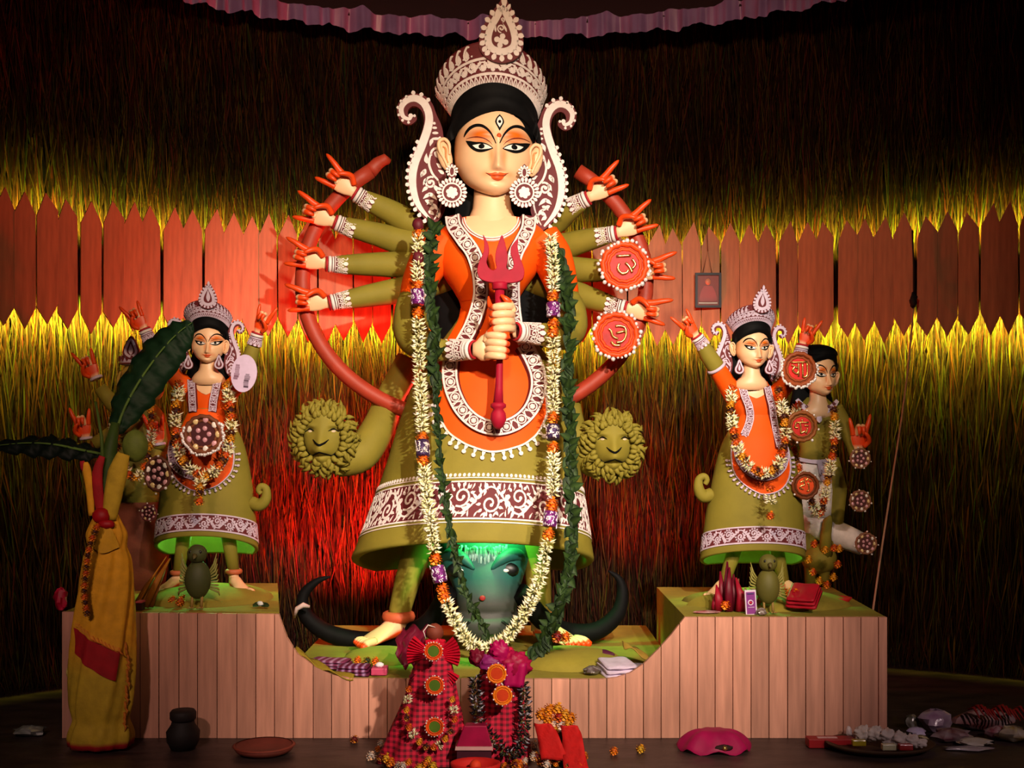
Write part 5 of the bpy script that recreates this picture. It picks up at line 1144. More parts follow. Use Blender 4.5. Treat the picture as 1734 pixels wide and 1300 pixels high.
r = Rel(lambda u, v: FP_(u, v, 0), .5, col=srgb(196, 120, 96)); r.disc(1199, 477, 5, 6); r.mb.build('painted_head', M_['paper'], pr)
r = Rel(lambda u, v: FP_(u, v, 0), .4, col=srgb(150, 60, 60)); fill(r, [(1192, 484), (1187, 494), (1184, 506), (1186, 510)], [(1206, 484), (1211, 494), (1214, 506), (1212, 510)], .5); r.mb.build('painted_robe', M_['paper'], pr)
r = Rel(lambda u, v: FP_(u, v, 0), .3, col=srgb(214, 200, 190)); r.stroke([(1183, 513), (1215, 513)], 2); r.mb.build('painted_border', M_['paper'], pr)
MB(srgb(60, 30, 20)).tube([FP_(1190, 463, 2), FP_(1199, 424, 2), FP_(1206, 463, 2)], .0016, 5).build('string', M_['paper'], t)
MB(srgb(60, 30, 20)).tube([FP_(1199, 425, 2), FP_(1197, 380, 2)], .0016, 5).build('string', M_['paper'], t)
# cord on the right
t = thing('hanging_cord', 'thin pale cord with a dark knot running from plank wall to right plinth', 'cord', P(1478, 1034, 4.95))
MB(srgb(46, 30, 22)).tube([P(1545, 390, 5.62), P(1547, 450, 5.63), P(1547, 505, 5.62)], .004, 6).build('upper_strand', M_['cloth'], t)
MB(srgb(18, 12, 12)).ball(P(1547, 508, 5.61), (.018, .015, .034), 10, 8, jit=.25).build('knot', M_['cloth'], t)
MB(srgb(176, 130, 104)).tube([P(*z) for z in cr([(1547, 515, 5.62), (1540, 600, 5.55), (1528, 700, 5.42), (1508, 830, 5.25), (1490, 950, 5.08), (1478, 1034, 4.95)], 4)], .0045, 7).build('lower_strand', M_['cloth'], t)
# ================================================================ banana plant wrapped in a yellow sari
bp = thing('wrapped_banana_plant', 'banana plant draped in a yellow sari with red border in front of the left plinth', 'plant', V(P(170, 0, 4.36).x, 4.36 - DCAM, 0))
FBn = Fr(172, 1100, 4.36); kb = FBn.s; SAR = srgb(224, 160, 28); SAR2 = srgb(190, 158, 38); SRED = srgb(160, 14, 24)
SW = [(868, 18), (885, 26), (905, 34), (925, 32), (945, 38), (1000, 46), (1060, 50), (1130, 53), (1190, 52), (1212, 48), (1218, 46), (1235, 52), (1248, 54), (1262, 52)]
def sari(th, y):
    w = sm(SW, y); f = 1 + .06*sin(th*7 + y*.02)*(y > 930) + .04*sin(th*13 + y*.05); cx = interp([(868, 180), (950, 182), (1050, 176), (1262, 170)], y); return FBn(cx + w*f*sin(th), y, -w*f*.72*cos(th))
rows = [[sari(2*PI*j/64, y) for j in range(64)] for y in [868 + 394*i/60 for i in range(61)]]
cols = []
for i in range(61): y = 868 + 394*i/60; cols += [SRED if y > 1250 else mixc(SAR, SAR2, (y - 1080)/60)]*64
MB().grid(rows, True, cols, True, True).build('sari', M_['cloth'], bp)
def band_on(name, c, tops, bots, lift, m='cloth'):
    mb = MB(c); mb.grid([[(lambda q: q + V(0, -lift*kb, 0))(sari(math.asin(max(-.99, min(.99, (lerp(a[0], b[0], j/6) - interp([(868, 180), (950, 182), (1050, 176), (1262, 170)], lerp(a[1], b[1], j/6)))/sm(SW, lerp(a[1], b[1], j/6))))), lerp(a[1], b[1], j/6))) for a, b in zip(cr(tops, 6), cr(bots, 6))] for j in range(7)]); return mb.build(name, M_[m], bp)
band_on('red_border', SRED, [(136, 1058), (160, 1072), (190, 1088), (212, 1098)], [(136, 1100), (160, 1118), (186, 1136), (206, 1146)], 3.4)
band_on('gold_edge', srgb(226, 150, 40), [(138, 1050), (160, 1062), (190, 1080), (214, 1092)], [(138, 1056), (160, 1070), (190, 1087), (213, 1098)], 4.2)
for i in range(12):
    x = 140 + 6.2*i; y = 1052 + 3.5*i; th = math.asin(max(-.95, min(.95, (x - 174)/sm(SW, y)))); a = sari(th, y) - V(0, .008, 0)
    MB(srgb(214, 120, 30)).tube([a, a + V(.008, -.002, -.018), a + V(.02, 0, -.026)], [.002, .003, .001], 5).build('fringe_tassel', M_['cloth'], bp)
for i in range(16):
    y = 1085 + 9*i; th = math.asin(min(.97, .93)); a = sari(1.1, y); MB(srgb(190, 110, 30)).tube([a, a + V(.012*(R() + .3), -.01, -.012), a + V(.008, -.008, -.03)], [.004, .005, .001], 5).build('fringe_tassel', M_['cloth'], bp)
band_on('shoulder_fold', mixc(SAR, SAR2, .4), [(160, 905), (182, 880), (204, 905)], [(166, 925), (184, 934), (208, 925)], 5)
for pts, rr, c in (([(178, 880), (172, 840), (170, 800), (178, 772)], [5, 7, 7, 4], SRED), ([(190, 878), (196, 840), (204, 800), (214, 768)], [9, 12, 13, 8], SAR2), ([(160, 872), (157, 830), (152, 795), (150, 782)], [4, 5, 6, 3], SAR), ([(150, 800), (146, 790), (144, 780)], [3, 4, 3], SRED)):
    MB(c).tube([FBn(a, b, -14) for a, b in cr(pts, 4)], [q*kb*1.3 for q in rr], 10, flat=.5).build('cloth_strip', M_['cloth'], bp)
mb = MB(SRED); mb.ball(FBn(178, 872, -20), (15*kb, 10*kb, 13*kb), 12, 8, jit=.08); mb.build('red_knot', M_['satin'], bp)
mb = MB(SRED); mb.ball(FBn(188, 886, -22), (14*kb, 8*kb, 8*kb), 12, 8, jit=.1); mb.build('red_knot', M_['satin'], bp)
MB(srgb(52, 74, 26)).tube([FBn(184, 900, 0), FBn(182, 820, 4), FBn(184, 760, 8), FBn(192, 715, 10)], [16*kb, 15*kb, 12*kb, 7*kb], 12).build('stem', M_['leaf'], bp)
MB(srgb(70, 92, 34)).tube([FBn(178, 820, -4), FBn(172, 740, 0), FBn(160, 680, 6)], [4*kb, 3*kb, 2*kb], 8).build('stalk', M_['leaf'], bp)
mb = MB(srgb(96, 110, 44)); mb.ball(FBn(224, 755, 16), (22*kb, 16*kb, 28*kb), 16, 12); mb.build('fruit', M_['leaf'], bp)
def big_leaf(name, mid, wid, col, fold=.35, tilt=V(0, -1, .25)):
    p = [Vector(q) for q in cr([tuple(z) for z in mid], 6)]; L = len(p); rows = []; cols = []
    for i, q in enumerate(p):
        t_ = (p[min(i + 1, L - 1)] - p[max(i - 1, 0)]).normalized(); s_ = t_.cross(tilt).normalized(); n_ = s_.cross(t_).normalized(); w = interp(wid, i/(L - 1)); rip = 1 + .03*sin(i*2.3)
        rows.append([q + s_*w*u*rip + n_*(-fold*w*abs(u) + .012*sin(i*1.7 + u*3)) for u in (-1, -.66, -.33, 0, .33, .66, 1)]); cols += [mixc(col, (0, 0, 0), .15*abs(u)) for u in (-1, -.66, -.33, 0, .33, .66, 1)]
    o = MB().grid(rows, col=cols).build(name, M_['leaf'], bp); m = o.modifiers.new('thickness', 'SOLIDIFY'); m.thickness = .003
    MB(srgb(86, 116, 50)).tube([q + V(0, -.004, 0) for q in p], [.006, .005, .003, .001], 6).build('midrib', M_['leaf'], o); return o
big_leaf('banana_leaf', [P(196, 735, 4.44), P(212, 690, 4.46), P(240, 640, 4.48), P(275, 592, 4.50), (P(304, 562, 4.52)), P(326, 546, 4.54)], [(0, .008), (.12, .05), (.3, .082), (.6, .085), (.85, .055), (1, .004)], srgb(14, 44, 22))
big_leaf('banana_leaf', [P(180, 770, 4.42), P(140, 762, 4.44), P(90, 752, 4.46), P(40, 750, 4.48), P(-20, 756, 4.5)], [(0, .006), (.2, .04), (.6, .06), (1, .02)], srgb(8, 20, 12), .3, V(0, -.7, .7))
short_garland('orange flower string hanging along the yellow sari', [P(165, 890, 4.26), P(152, 925, 4.25), P(146, 965, 4.25), P(143, 1005, 4.25), P(148, 1040, 4.24)], .016, [('o', 2), ('d', 2)])
t = thing('cloth_tassel', 'white cotton tassel hanging beside the yellow sari', 'tassel', P(118, 1140, 4.40)); MB(srgb(206, 190, 120)).tube([P(125, 1060, 4.42), P(123, 1110, 4.41), P(119, 1128, 4.40)], .0035, 6).build('string', M_['cloth'], t); MB(srgb(200, 184, 96)).ball(P(118, 1138, 4.40), (.013, .013, .022), 10, 8, jit=.12).build('tuft', M_['cloth'], t)
# ================================================================ bird figures and offerings on the plinths
def bird(label, px, d, zt, k, col):
    b = thing('bird_figurine', label, 'figurine', V(P(px, 0, d).x, d - DCAM, zt)); o = b.location.copy(); q = d/FPX*k; T = lambda x, y, z: o + V(x, y, z)*q
    MB(col).ball(T(0, 0, 48), (22*q, 20*q, 33*q), 18, 14).build('body', M_['clay'], b); hd = MB(col).ball(T(0, -4, 92), (17*q, 16*q, 16*q), 16, 12).build('head', M_['clay'], b)
    MB(srgb(90, 80, 40)).lathe(T(0, -18, 90), [(5*q, 0), (3*q, 5*q), (.4*q, 10*q)], 8, ax=(0, -1, -.5)).build('beak', M_['clay'], hd)
    for s_ in (-1, 1):
        MB(srgb(20, 20, 12)).ball(T(s_*8, -16, 96), (3*q, 2*q, 3*q), 8, 6).build('eye', M_['skin'], hd)
        mb = MB(mixc(col, srgb(190, 180, 90), .4))
        for i in range(9): a = s_*(.25 + i*.13); mb.tube([T(s_*16, 4, 58 - i*3), T(s_*(26 + i), 6, 74 - i*6), T(s_*(30 + i*.6), 8, 92 - i*9)], [3*q, 4*q, 1*q], 6, flat=.5)
        mb.build('wing', M_['clay'], b, kind='stuff'); MB(srgb(150, 120, 60)).tube([T(s_*8, -4, 22), T(s_*8, -8, 2)], 2.4*q, 6).build('leg', M_['clay'], b)
        for f in (-1, 0, 1): MB(srgb(150, 120, 60)).tube([T(s_*8, -8, 2), T(s_*8 + f*5, -18, 2)], [2*q, 1.2*q], 5).build('toe', M_['clay'], b)
    return b
bird('olive owl figurine standing under the left bell skirt', 335, 4.62, zl + .002, 1.0, srgb(66, 70, 34))
bird('olive swan-like figurine under the right bell skirt beside a purple packet', 1300, 4.62, zr + .002, .92, srgb(96, 92, 34))
def wrinkle(c, r, col, fq=60, amp=.28):
    mb = MB(col); c = Vector(c); rows = []
    for i in range(21):
        ph = PI*i/20; row = []
        for j in range(32):
            d = V(sin(ph)*cos(2*PI*j/32), sin(ph)*sin(2*PI*j/32), cos(ph)); p = V(d.x*r[0], d.y*r[1], d.z*r[2]); f = 1 + amp*(abs(noise.noise((c + p)*fq)) * 2 - .6) + amp*.5*noise.noise((c + p)*fq*2.3); row.append(c + p*f)
        rows.append(row)
    return mb.grid(rows, True)
def fold_cloth(name, label, cat, c, size, col, rot=0, layers=3, m='satin', group=None, tilt=0, stripes=None):
    t = thing(name, label, cat, c, group); M = Matrix.Rotation(rot, 3, 'Z') @ Matrix.Rotation(tilt, 3, 'X')
    sx, sy, sz = size; n = 14
    for l in range(layers):
        k = 1 - .05*l; h = sz/layers; z0 = h*l; rows = []; cs = []
        for i in range(n + 1):
            u = -1 + 2*i/n; ring_ = []
            for j in range(12):
                a = 2*PI*j/12; yy = (abs(cos(a))**.45)*(1 if cos(a) > 0 else -1); zz = (abs(sin(a))**.6)*(1 if sin(a) > 0 else -1); e = .92 + .08*math.sqrt(max(0, 1 - u**8))
                ring_.append(Vector(c) + M @ V(sx*.5*k*u + .03*sx*(R() - .5)*.3, sy*.5*k*yy*e, z0 + h*.5 + h*.48*zz*e + .06*sz*sin(u*5 + l*2 + j)*.5)); cs.append(stripes if stripes and i % 3 == 0 else col)
            rows.append(ring_)
        MB().grid(rows, True, cs, True, True).build('fold', M_[m], t)
    return t
def crumple(name, label, cat, c, size, col, m='plastic', group=None, jit=.28, col2=None):
    sx, sy, sz = size; mb = MB(); rows = []; cs = []; c = Vector(c)
    for i in range(8):
        ph = PI*i/7; row = []
        for j in range(14): k = 1 + jit*(R() - .5)*2; row.append(c + V(sx*.5*sin(ph)*cos(2*PI*j/14)*k, sy*.5*sin(ph)*sin(2*PI*j/14)*k, sz*.5*(1 + cos(ph))*(1 if i < 6 else 1)*(1 + .3*jit*(R() - .5)))); cs.append(mixc(col, col2 or mixc(col, (1, 1, 1), .3), R()))
        rows.append(row)
    mb.grid(rows, True, cs); o = mb.build(name, M_[m], None, sharp=35); return tag(o, label, cat, group)
def on(px, d, z): return V(P(px, 0, d).x, d - DCAM, z)
# right plinth
fold_cloth('folded_cloth', 'red folded cloth leaning on the right plinth beside the olive mound', 'cloth', on(1362, 4.66, zr + .045), (.12, .13, .045), srgb(170, 16, 40), -.5, 3, tilt=.5)
t = thing('wrapped_saree', 'crumpled crimson shiny cloth bunched beside the purple packet', 'cloth', on(1240, 4.66, zr)); 
for i in range(9):
    x = 1211 + 6*i; hgt = (.06, .10, .15, .19, .17, .14, .12, .13, .09)[i]; b = on(x, 4.63 + .06*R(), zr + .004)
    mb = MB(mixc(srgb(150, 14, 40), srgb(80, 6, 30), R())); mb.tube([b, b + V(.01*(R() - .5), -.01, hgt*.5), b + V(.03*(R() - .5), .02, hgt)], [.018, .016, .003], 7, flat=.45); mb.build('pleat', M_['satin'], t)
t = thing('incense_packet', 'upright purple printed packet with white border beside the crimson cloth', 'packet', on(1271, 4.58, zr)); FK = Fr(1271, 1020, 4.58, 1, None, 0, False, 0, .06)
def fkbox(mb, x0, y0, x1, y1, o0, o1): mb.prism([FK(x0, y1, o0), FK(x1, y1, o0), FK(x1, y0, o0), FK(x0, y0, o0)], [FK(x0, y1, o1), FK(x1, y1, o1), FK(x1, y0, o1), FK(x0, y0, o1)])
for nm, c, b_ in (('box', srgb(220, 204, 226), (1262, 999, 1281, 1042, 0, 6)), ('face_print', srgb(134, 52, 140), (1264, 1002, 1279, 1039, -.6, 0))):
    mb = MB(c); fkbox(mb, *b_); pk = mb.build(nm, M_['paper'], t, smooth=False)
r = Rel(lambda u, v: FK(u, v, -.6), .4, col=srgb(230, 210, 225)); r.ring(1271, 1020, 4, 1.6, 14); r.mb.build('white_ring_print', M_['paper'], t); r = Rel(lambda u, v: FK(u, v, -.6), .5, col=srgb(190, 30, 40)); r.disc(1271, 1020, 2.4); r.mb.build('red_dot_print', M_['paper'], t)
r = Rel(lambda u, v: FK(u, v, -.6), .4, col=srgb(200, 170, 210)); r.stroke([(1266, 1028), (1277, 1028)], 1.2); r.mb.build('print_line', M_['paper'], t); r = Rel(lambda u, v: FK(u, v, -.6), .4, col=srgb(60, 40, 110)); r.stroke([(1266, 1005), (1277, 1005)], 2.2); r.mb.build('print_line', M_['paper'], t)
crumple('wrapper', 'brown crumpled wrapper at the foot of the purple packet', 'wrapper', on(1290, 4.555, zr), (.04, .03, .03), srgb(90, 66, 50), 'plastic')
crumple('leaf_scrap', 'dark red leaf scrap on the front edge of the right plinth', 'petal', on(1196, 4.60, zr), (.09, .03, .014), srgb(120, 12, 24), 'satin')
for i, (px, d, lb) in enumerate(((1228, 4.64, 'marigold beside the crimson bunched cloth'), (1283, 4.70, 'marigold at the swan-like figurine'), (1336, 4.68, 'marigold on the olive mound by red folded cloth'), (1318, 4.72, 'pale flower on the mound by the swan-like figurine'), (1346, 4.66, 'flattened marigold under the red folded cloth'))):
    mb = MB(); marigold_mb(mb, on(px, d, zr + .03 + (.04 if px > 1300 else 0)), .02, srgb(230, 200, 130) if px == 1318 else None); tag(mb.build('marigold', M_['petal']), lb, 'flower')
t = tag(MB(srgb(190, 20, 24)).lathe(on(1424, 4.86, zr), [(.02, 0), (.035, .015), (.045, .03), (.042, .03), (.03, .015), (.0, .006)], 18).build('small_bowl', M_['clayware']), 'tiny red bowl on the far corner of the right plinth', 'bowl')
# left plinth
t = thing('leaf_bundle', 'bundle of yellow-brown dry leaf sheaths leaning under the left skirt', 'leaves', on(262, 4.66, zl))
for i, (x0, x1, h) in enumerate(((232, 282, .20), (246, 288, .19), (226, 270, .15), (255, 280, .14), (240, 262, .11))):
    a = on(x0, 4.62, zl + .006); b = on(x1, 4.66 + .02*i, zl + h); MB(mixc(srgb(190, 120, 30), srgb(120, 66, 20), R())).tube([a, a.lerp(b, .5) + V(0, -.015, .005), b], [.014, .013, .003], 8, flat=.4).build('sheath', M_['leaf'], t)
t = thing('match_box', 'small pink-edged box tipped on the front edge of the left plinth', 'box', on(236, 4.57, zl)); MB(srgb(60, 16, 30)).box(on(230, 4.56, zl) , on(246, 4.60, zl + .03)).build('body', M_['paper'], t, smooth=False, bevel=.002); MB(srgb(226, 90, 120)).box(on(229.5, 4.557, zl + .03), on(246.5, 4.603, zl + .036)).build('lid', M_['paper'], t, smooth=False)
t = thing('leaf_scrap', 'dark folded leaf with white centre on the left plinth corner', 'leaf', on(440, 4.62, zl)); mb = MB(); leaf_mb(mb, on(428, 4.60, zl + .012), V(1, .1, .25), .06, .035, V(0, -.5, 1), srgb(22, 40, 20)); leaf_mb(mb, on(455, 4.60, zl + .010), V(-1, .1, .3), .05, .03, V(0, -.5, 1), srgb(18, 34, 18)); mb.build('blade', M_['leaf'], t, kind='stuff'); MB(srgb(220, 220, 214)).ball(on(441, 4.60, zl + .022), (.012, .008, .010), 8, 6, jit=.2).build('white_petal', M_['petal'], t)
for i, (px, d, lb) in enumerate(((292, 4.68, 'orange flower by the left foot under the left skirt'), (305, 4.64, 'ochre flower between leaf bundle and owl figurine'), (310, 4.70, 'marigold against the owl figurine wing'))):
    mb = MB(); marigold_mb(mb, on(px, d, zl + .025), .018, srgb(200, 90, 20)); tag(mb.build('marigold', M_['petal']), lb, 'flower')
crumple('ribbon_bow', 'magenta ribbon bow at the left end of the stage', 'ribbon', on(103, 4.62, zl - .01), (.05, .04, .09), srgb(150, 6, 36), 'satin', jit=.45, col2=srgb(190, 16, 60))
# middle step
fold_cloth('folded_cloth', 'mauve folded cloth bundle lying left of the large statue foot', 'cloth', on(560, 4.68, ZM + .012), (.16, .10, .035), srgb(120, 50, 84), -.25, 3, stripes=srgb(190, 150, 190))
fold_cloth('folded_cloth', 'mauve folded cloth with pale tag lying beside the pink box', 'cloth', on(600, 4.60, ZM), (.13, .09, .04), srgb(96, 24, 60), -.1, 3, stripes=srgb(180, 140, 190))
fold_cloth('folded_cloth', 'white folded cotton cloth on the right of the middle step', 'cloth', on(1044, 4.62, ZM), (.13, .16, .05), srgb(206, 190, 214), .25, 3, 'cloth', tilt=.10)
fold_cloth('folded_cloth', 'plum satin bundle behind the white folded cotton cloth', 'cloth', on(1008, 4.82, ZM), (.14, .10, .05), srgb(86, 26, 60), .4, 2)
crumple('wrapper', 'glittery dark wrapper beside the white folded cotton cloth', 'wrapper', on(1003, 4.60, ZM), (.07, .06, .035), srgb(90, 70, 66), 'foil')
crumple('wrapper', 'violet crumpled wrapper beyond the white folded cotton cloth', 'wrapper', on(1078, 4.68, ZM), (.09, .08, .03), srgb(46, 24, 60), 'plastic')
t = thing('cloth_packet', 'pink boxed packet with white flower on the middle step', 'packet', on(642, 4.60, ZM)); MB(srgb(200, 70, 110)).box(on(628, 4.57, ZM + .002), on(658, 4.64, ZM + .03)).build('box', M_['paper'], t, smooth=False, bevel=.004); MB(srgb(236, 230, 236)).ball(on(643, 4.60, ZM + .038), (.018, .014, .010), 10, 6, jit=.15).build('white_flower', M_['petal'], t)
for px, d, lb in ((606, 4.74, 'marigold left of the pink packet'), (636, 4.72, 'marigold beside a green leaf behind the pink packet'), (622, 4.73, 'dark green leaf ball between two marigolds')):
    mb = MB(); marigold_mb(mb, on(px, d, ZM + .03), .017, srgb(30, 60, 24) if px == 622 else None); tag(mb.build('marigold' if px != 622 else 'leaf_ball', M_['petal']), lb, 'flower' if px != 622 else 'leaf')
def drape(name, label, pts, w, col): mb = MB(col); p = [Vector(q) for q in cr([tuple(z) for z in pts], 6)]; mb.grid([[q + V(0, w*u, -.006*abs(u) + .008*sin(i*.8 + u*2)) for u in (-1, -.5, 0, .5, 1)] for i, q in enumerate(p)]); o = mb.build(name, M_['cloth']); m = o.modifiers.new('t', 'SOLIDIFY'); m.thickness = .004; return tag(o, label, 'cloth')
drape('olive_cloth', 'olive cloth edge hanging over the left dip of the stage', [P(500, 1098, 4.56), P(530, 1118, 4.55), P(560, 1134, 4.54), P(600, 1146, 4.54)], .03, srgb(150, 128, 30))
drape('olive_cloth', 'olive cloth corner standing at the right dip of the stage', [P(1055, 1090, 4.85), P(1075, 1098, 4.82), P(1100, 1116, 4.78)], .05, srgb(150, 120, 40))
mb = MB(); marigold_mb(mb, P(958, 1078, 4.72), .022, srgb(236, 110, 10)); tag(mb.build('marigold', M_['petal']), 'marigold resting on the right foot of the large statue', 'flower')
mb = MB(); marigold_mb(mb, P(944, 1078, 4.70), .024, srgb(130, 8, 24)); tag(mb.build('rose', M_['petal']), 'dark red rose on the right foot of the large statue', 'flower')
t = thing('white_rag', 'white twisted rag tied round the left horn', 'rag', P(508, 1030, 5.10)); MB(srgb(190, 166, 160)).tube([P(498, 1046, 5.16), P(503, 1030, 5.14), P(514, 1024, 5.14), P(524, 1027, 5.15)], [.006, .010, .012, .006], 8).build('twist', M_['cloth'], t)
# ================================================================ offerings on the floor
def gingham():
    m = mat('red_checked_cotton', srgb(196, 16, 52), .75); nt = m.node_tree; N = nt.nodes; L = nt.links; b = N['Principled BSDF']; tc = N.new('ShaderNodeTexCoord'); sp = N.new('ShaderNodeSeparateXYZ'); L.new(tc.outputs['Object'], sp.inputs[0]); outs = []
    for ax, f in (('X', 300), ('Z', 330)):
        mu = N.new('ShaderNodeMath'); mu.operation = 'MULTIPLY'; mu.inputs[1].default_value = f; L.new(sp.outputs[ax], mu.inputs[0]); si = N.new('ShaderNodeMath'); si.operation = 'SINE'; L.new(mu.outputs[0], si.inputs[0]); gt = N.new('ShaderNodeMath'); gt.operation = 'GREATER_THAN'; gt.inputs[1].default_value = .1; L.new(si.outputs[0], gt.inputs[0]); outs.append(gt)
    ad = N.new('ShaderNodeMath'); ad.operation = 'ADD'; L.new(outs[0].outputs[0], ad.inputs[0]); L.new(outs[1].outputs[0], ad.inputs[1]); ml = N.new('ShaderNodeMapRange'); ml.inputs[2].default_value = 2; L.new(ad.outputs[0], ml.inputs[0]); mx = N.new('ShaderNodeMix'); mx.data_type = 'RGBA'; mx.inputs[6].default_value = (*srgb(206, 20, 60), 1); mx.inputs[7].default_value = (*srgb(92, 6, 26), 1); L.new(ml.outputs[0], mx.inputs[0]); L.new(mx.outputs[2], b.inputs['Base Color']); return m
M_['gingham'] = gingham()
def draped_pot(label, px, d, prof, cols, top, m, n=72, folds=9, skew=0):
    """cloth hanging over a pot: prof = (y, left, right) in its own pixels"""
    t = thing('draped_pot', label, 'pot', on(px, d, 0)); F = Fr(px, 1150, d); L = [(a, b) for a, b, c in prof]; Rr = [(a, c) for a, b, c in prof]; rows = []; y0, y1 = prof[0][0], prof[-1][0]
    for i in range(41):
        y = lerp(y0, y1, i/40); l, r_ = sm(L, y), sm(Rr, y); hw = (r_ - l)/2; cx = (l + r_)/2; row = []
        for j in range(n): a = 2*PI*j/n; f = 1 + .07*sin(a*folds + y*.02)*min(1, (i)/14); row.append(F(cx + hw*f*sin(a), y, -hw*.75*f*cos(a)))
        rows.append(row)
    for p in rows[-1]: p.z = max(.002, p.z)
    MB().grid(rows, True, cap0=True).build('cloth_drape', M_[m], t); return t, F
dA = 4.20
pa, FA = draped_pot('pot draped in red checked cloth with fan pleats in front of the stage', 735, dA, [(1096, 715, 757), (1115, 706, 764), (1140, 697, 768), (1170, 690, 772), (1200, 678, 778), (1225, 666, 782), (1250, 655, 786), (1275, 645, 786), (1288, 640, 784)], None, None, 'gingham')
ka = FA.s
def fan(root, F, c, a0, a1, r, col, n=9, m='satin', off=-14):
    mb = MB(col); rows = [[], [], []]
    for i in range(2*n + 1):
        a = lerp(a0, a1, i/(2*n)); z = -4 if i % 2 else 3
        for k_, f in enumerate((.12, .6, 1)): rows[k_].append(F(c[0] + r*f*cos(a), c[1] - r*f*sin(a), off + z*f))
    mb.grid(rows); o = mb.build('pleated_fan', M_[m], root, smooth=False); md = o.modifiers.new('t', 'SOLIDIFY'); md.thickness = .002; return o
CR = srgb(190, 14, 44)
fan(pa, FA, (736, 1106), PI - .75, PI + .35, 46, CR); fan(pa, FA, (736, 1106), -.45, .75, 44, CR); fan(pa, FA, (738, 1120), -1.2, -.5, 46, CR, 6); fan(pa, FA, (734, 1120), PI + .5, PI + 1.2, 46, srgb(90, 6, 30), 6)
MB(srgb(120, 50, 30)).ball(FA(736, 1070, 0), (15*ka, 14*ka, 15*ka), 14, 10, jit=.04).build('coconut', M_['clayware'], pa); wrinkle(FA(736, 1092, 0), (20*ka, 16*ka, 14*ka), CR).build('cloth_knot', M_['satin'], pa)
MB(srgb(220, 210, 200)).tube([FA(722, 1078, -14), FA(718, 1066, -14), FA(726, 1056, -12), FA(738, 1060, -12)], [.0016, .0026, .0026, .001], 5).build('thread', M_['cloth'], pa)
short_garland('white thread string of marigolds around the red checked pot', [FA(697, 1150, -40), FA(693, 1190, -50), FA(700, 1220, -60), FA(726, 1246, -66), FA(752, 1240, -66), FA(772, 1210, -54), FA(768, 1170, -46)], .014, [('o', 4), ('w', 2), ('y', 4), ('d', 3)])
for (x, y, lb) in ((734, 1102, 'topmost glittering badge on the red checked pot pleats'), (736, 1160, 'glittering badge with white beads at the red checked pot waist'), (736, 1230, 'lowest orange badge on the red checked pot among marigolds')): medallion(lb, x, y, dA - .13, 16, rim=srgb(226, 80, 20), mid=srgb(80, 110, 30), beads=20)
crumple('dark_cloth', 'dark maroon shiny cloth bunched behind the red checked pot', 'cloth', on(700, 4.40, .0), (.12, .10, .02), srgb(70, 6, 26), 'satin')
t = thing('maroon_cloth', 'maroon satin cloth hanging over the stage edge beside the left foot', 'cloth', P(695, 1130, 4.47)); mb = MB(srgb(96, 8, 36)); mb.grid([[P(lerp(682 - 12*sin(PI*i/12) + 3*sin(i*1.3), 724 + 6*sin(i*1.1), j/12), lerp(1062 + 6*sin(j*.9), 1128 + 7*sin(j*1.4), i/12), lerp(4.64, 4.47, i/12) + .018*sin(j*1.7 + i*.8)*(.4 + i/12)) for j in range(13)] for i in range(13)]); o = mb.build('fold', M_['satin'], t); md = o.modifiers.new('t', 'SOLIDIFY'); md.thickness = .003
dB = 4.22
pb, FBt = draped_pot('pot draped in magenta checked cloth under a knotted magenta scarf', 848, dB, [(1096, 830, 868), (1120, 818, 882), (1150, 812, 886), (1180, 812, 886), (1215, 808, 888), (1250, 800, 894), (1285, 796, 898)], None, None, 'gingham')
kbt = FBt.s; MAG = srgb(170, 10, 84)
for (x, y, rx, ry_, c) in ((846, 1100, 16, 18, MAG), (832, 1118, 22, 14, srgb(130, 30, 100)), (872, 1122, 24, 22, srgb(150, 8, 60)), (850, 1128, 20, 12, MAG), (808, 1108, 12, 12, srgb(110, 10, 40))): wrinkle(FBt(x, y, -22), (rx*kbt*1.1, 14*kbt, ry_*kbt*1.1), c).build('scarf_knot', M_['satin'], pb)
mb = MB(MAG); mb.grid([[FBt(lerp(858, 892, j/6) - i*1.0, lerp(1116, 1156, i/6), -34 - 3*sin(j*1.6)) for j in range(7)] for i in range(7)]); o = mb.build('scarf_end', M_['satin'], pb); md = o.modifiers.new('t', 'SOLIDIFY'); md.thickness = .002
t = thing('tinsel_garland', 'black and silver tinsel garland looped down the magenta pot', 'garland', FBt(850, 1285, -50)); mb = MB(); 
for strand in ([(806, 1140, -24), (808, 1180, -40), (816, 1215, -50), (840, 1240, -54), (862, 1262, -58)], [(886, 1150, -26), (888, 1190, -40), (886, 1225, -50), (880, 1255, -54), (862, 1262, -58)]): garland_body(mb, [FBt(*z) for z in cr(strand, 6)], .026, cols=[srgb(16, 14, 26), srgb(30, 20, 40), srgb(24, 26, 24), srgb(170, 165, 180)], n=7)
mb.build('tinsel', M_['foil'], t, kind='stuff')
for (x, y, lb) in ((841, 1140, 'upper golden badge on the magenta pot'), (851, 1177, 'orange badge below the golden badge on the magenta pot')): medallion(lb, x, y, dB - .15, 17, rim=srgb(230, 120, 20), mid=srgb(200, 60, 20), beads=12)
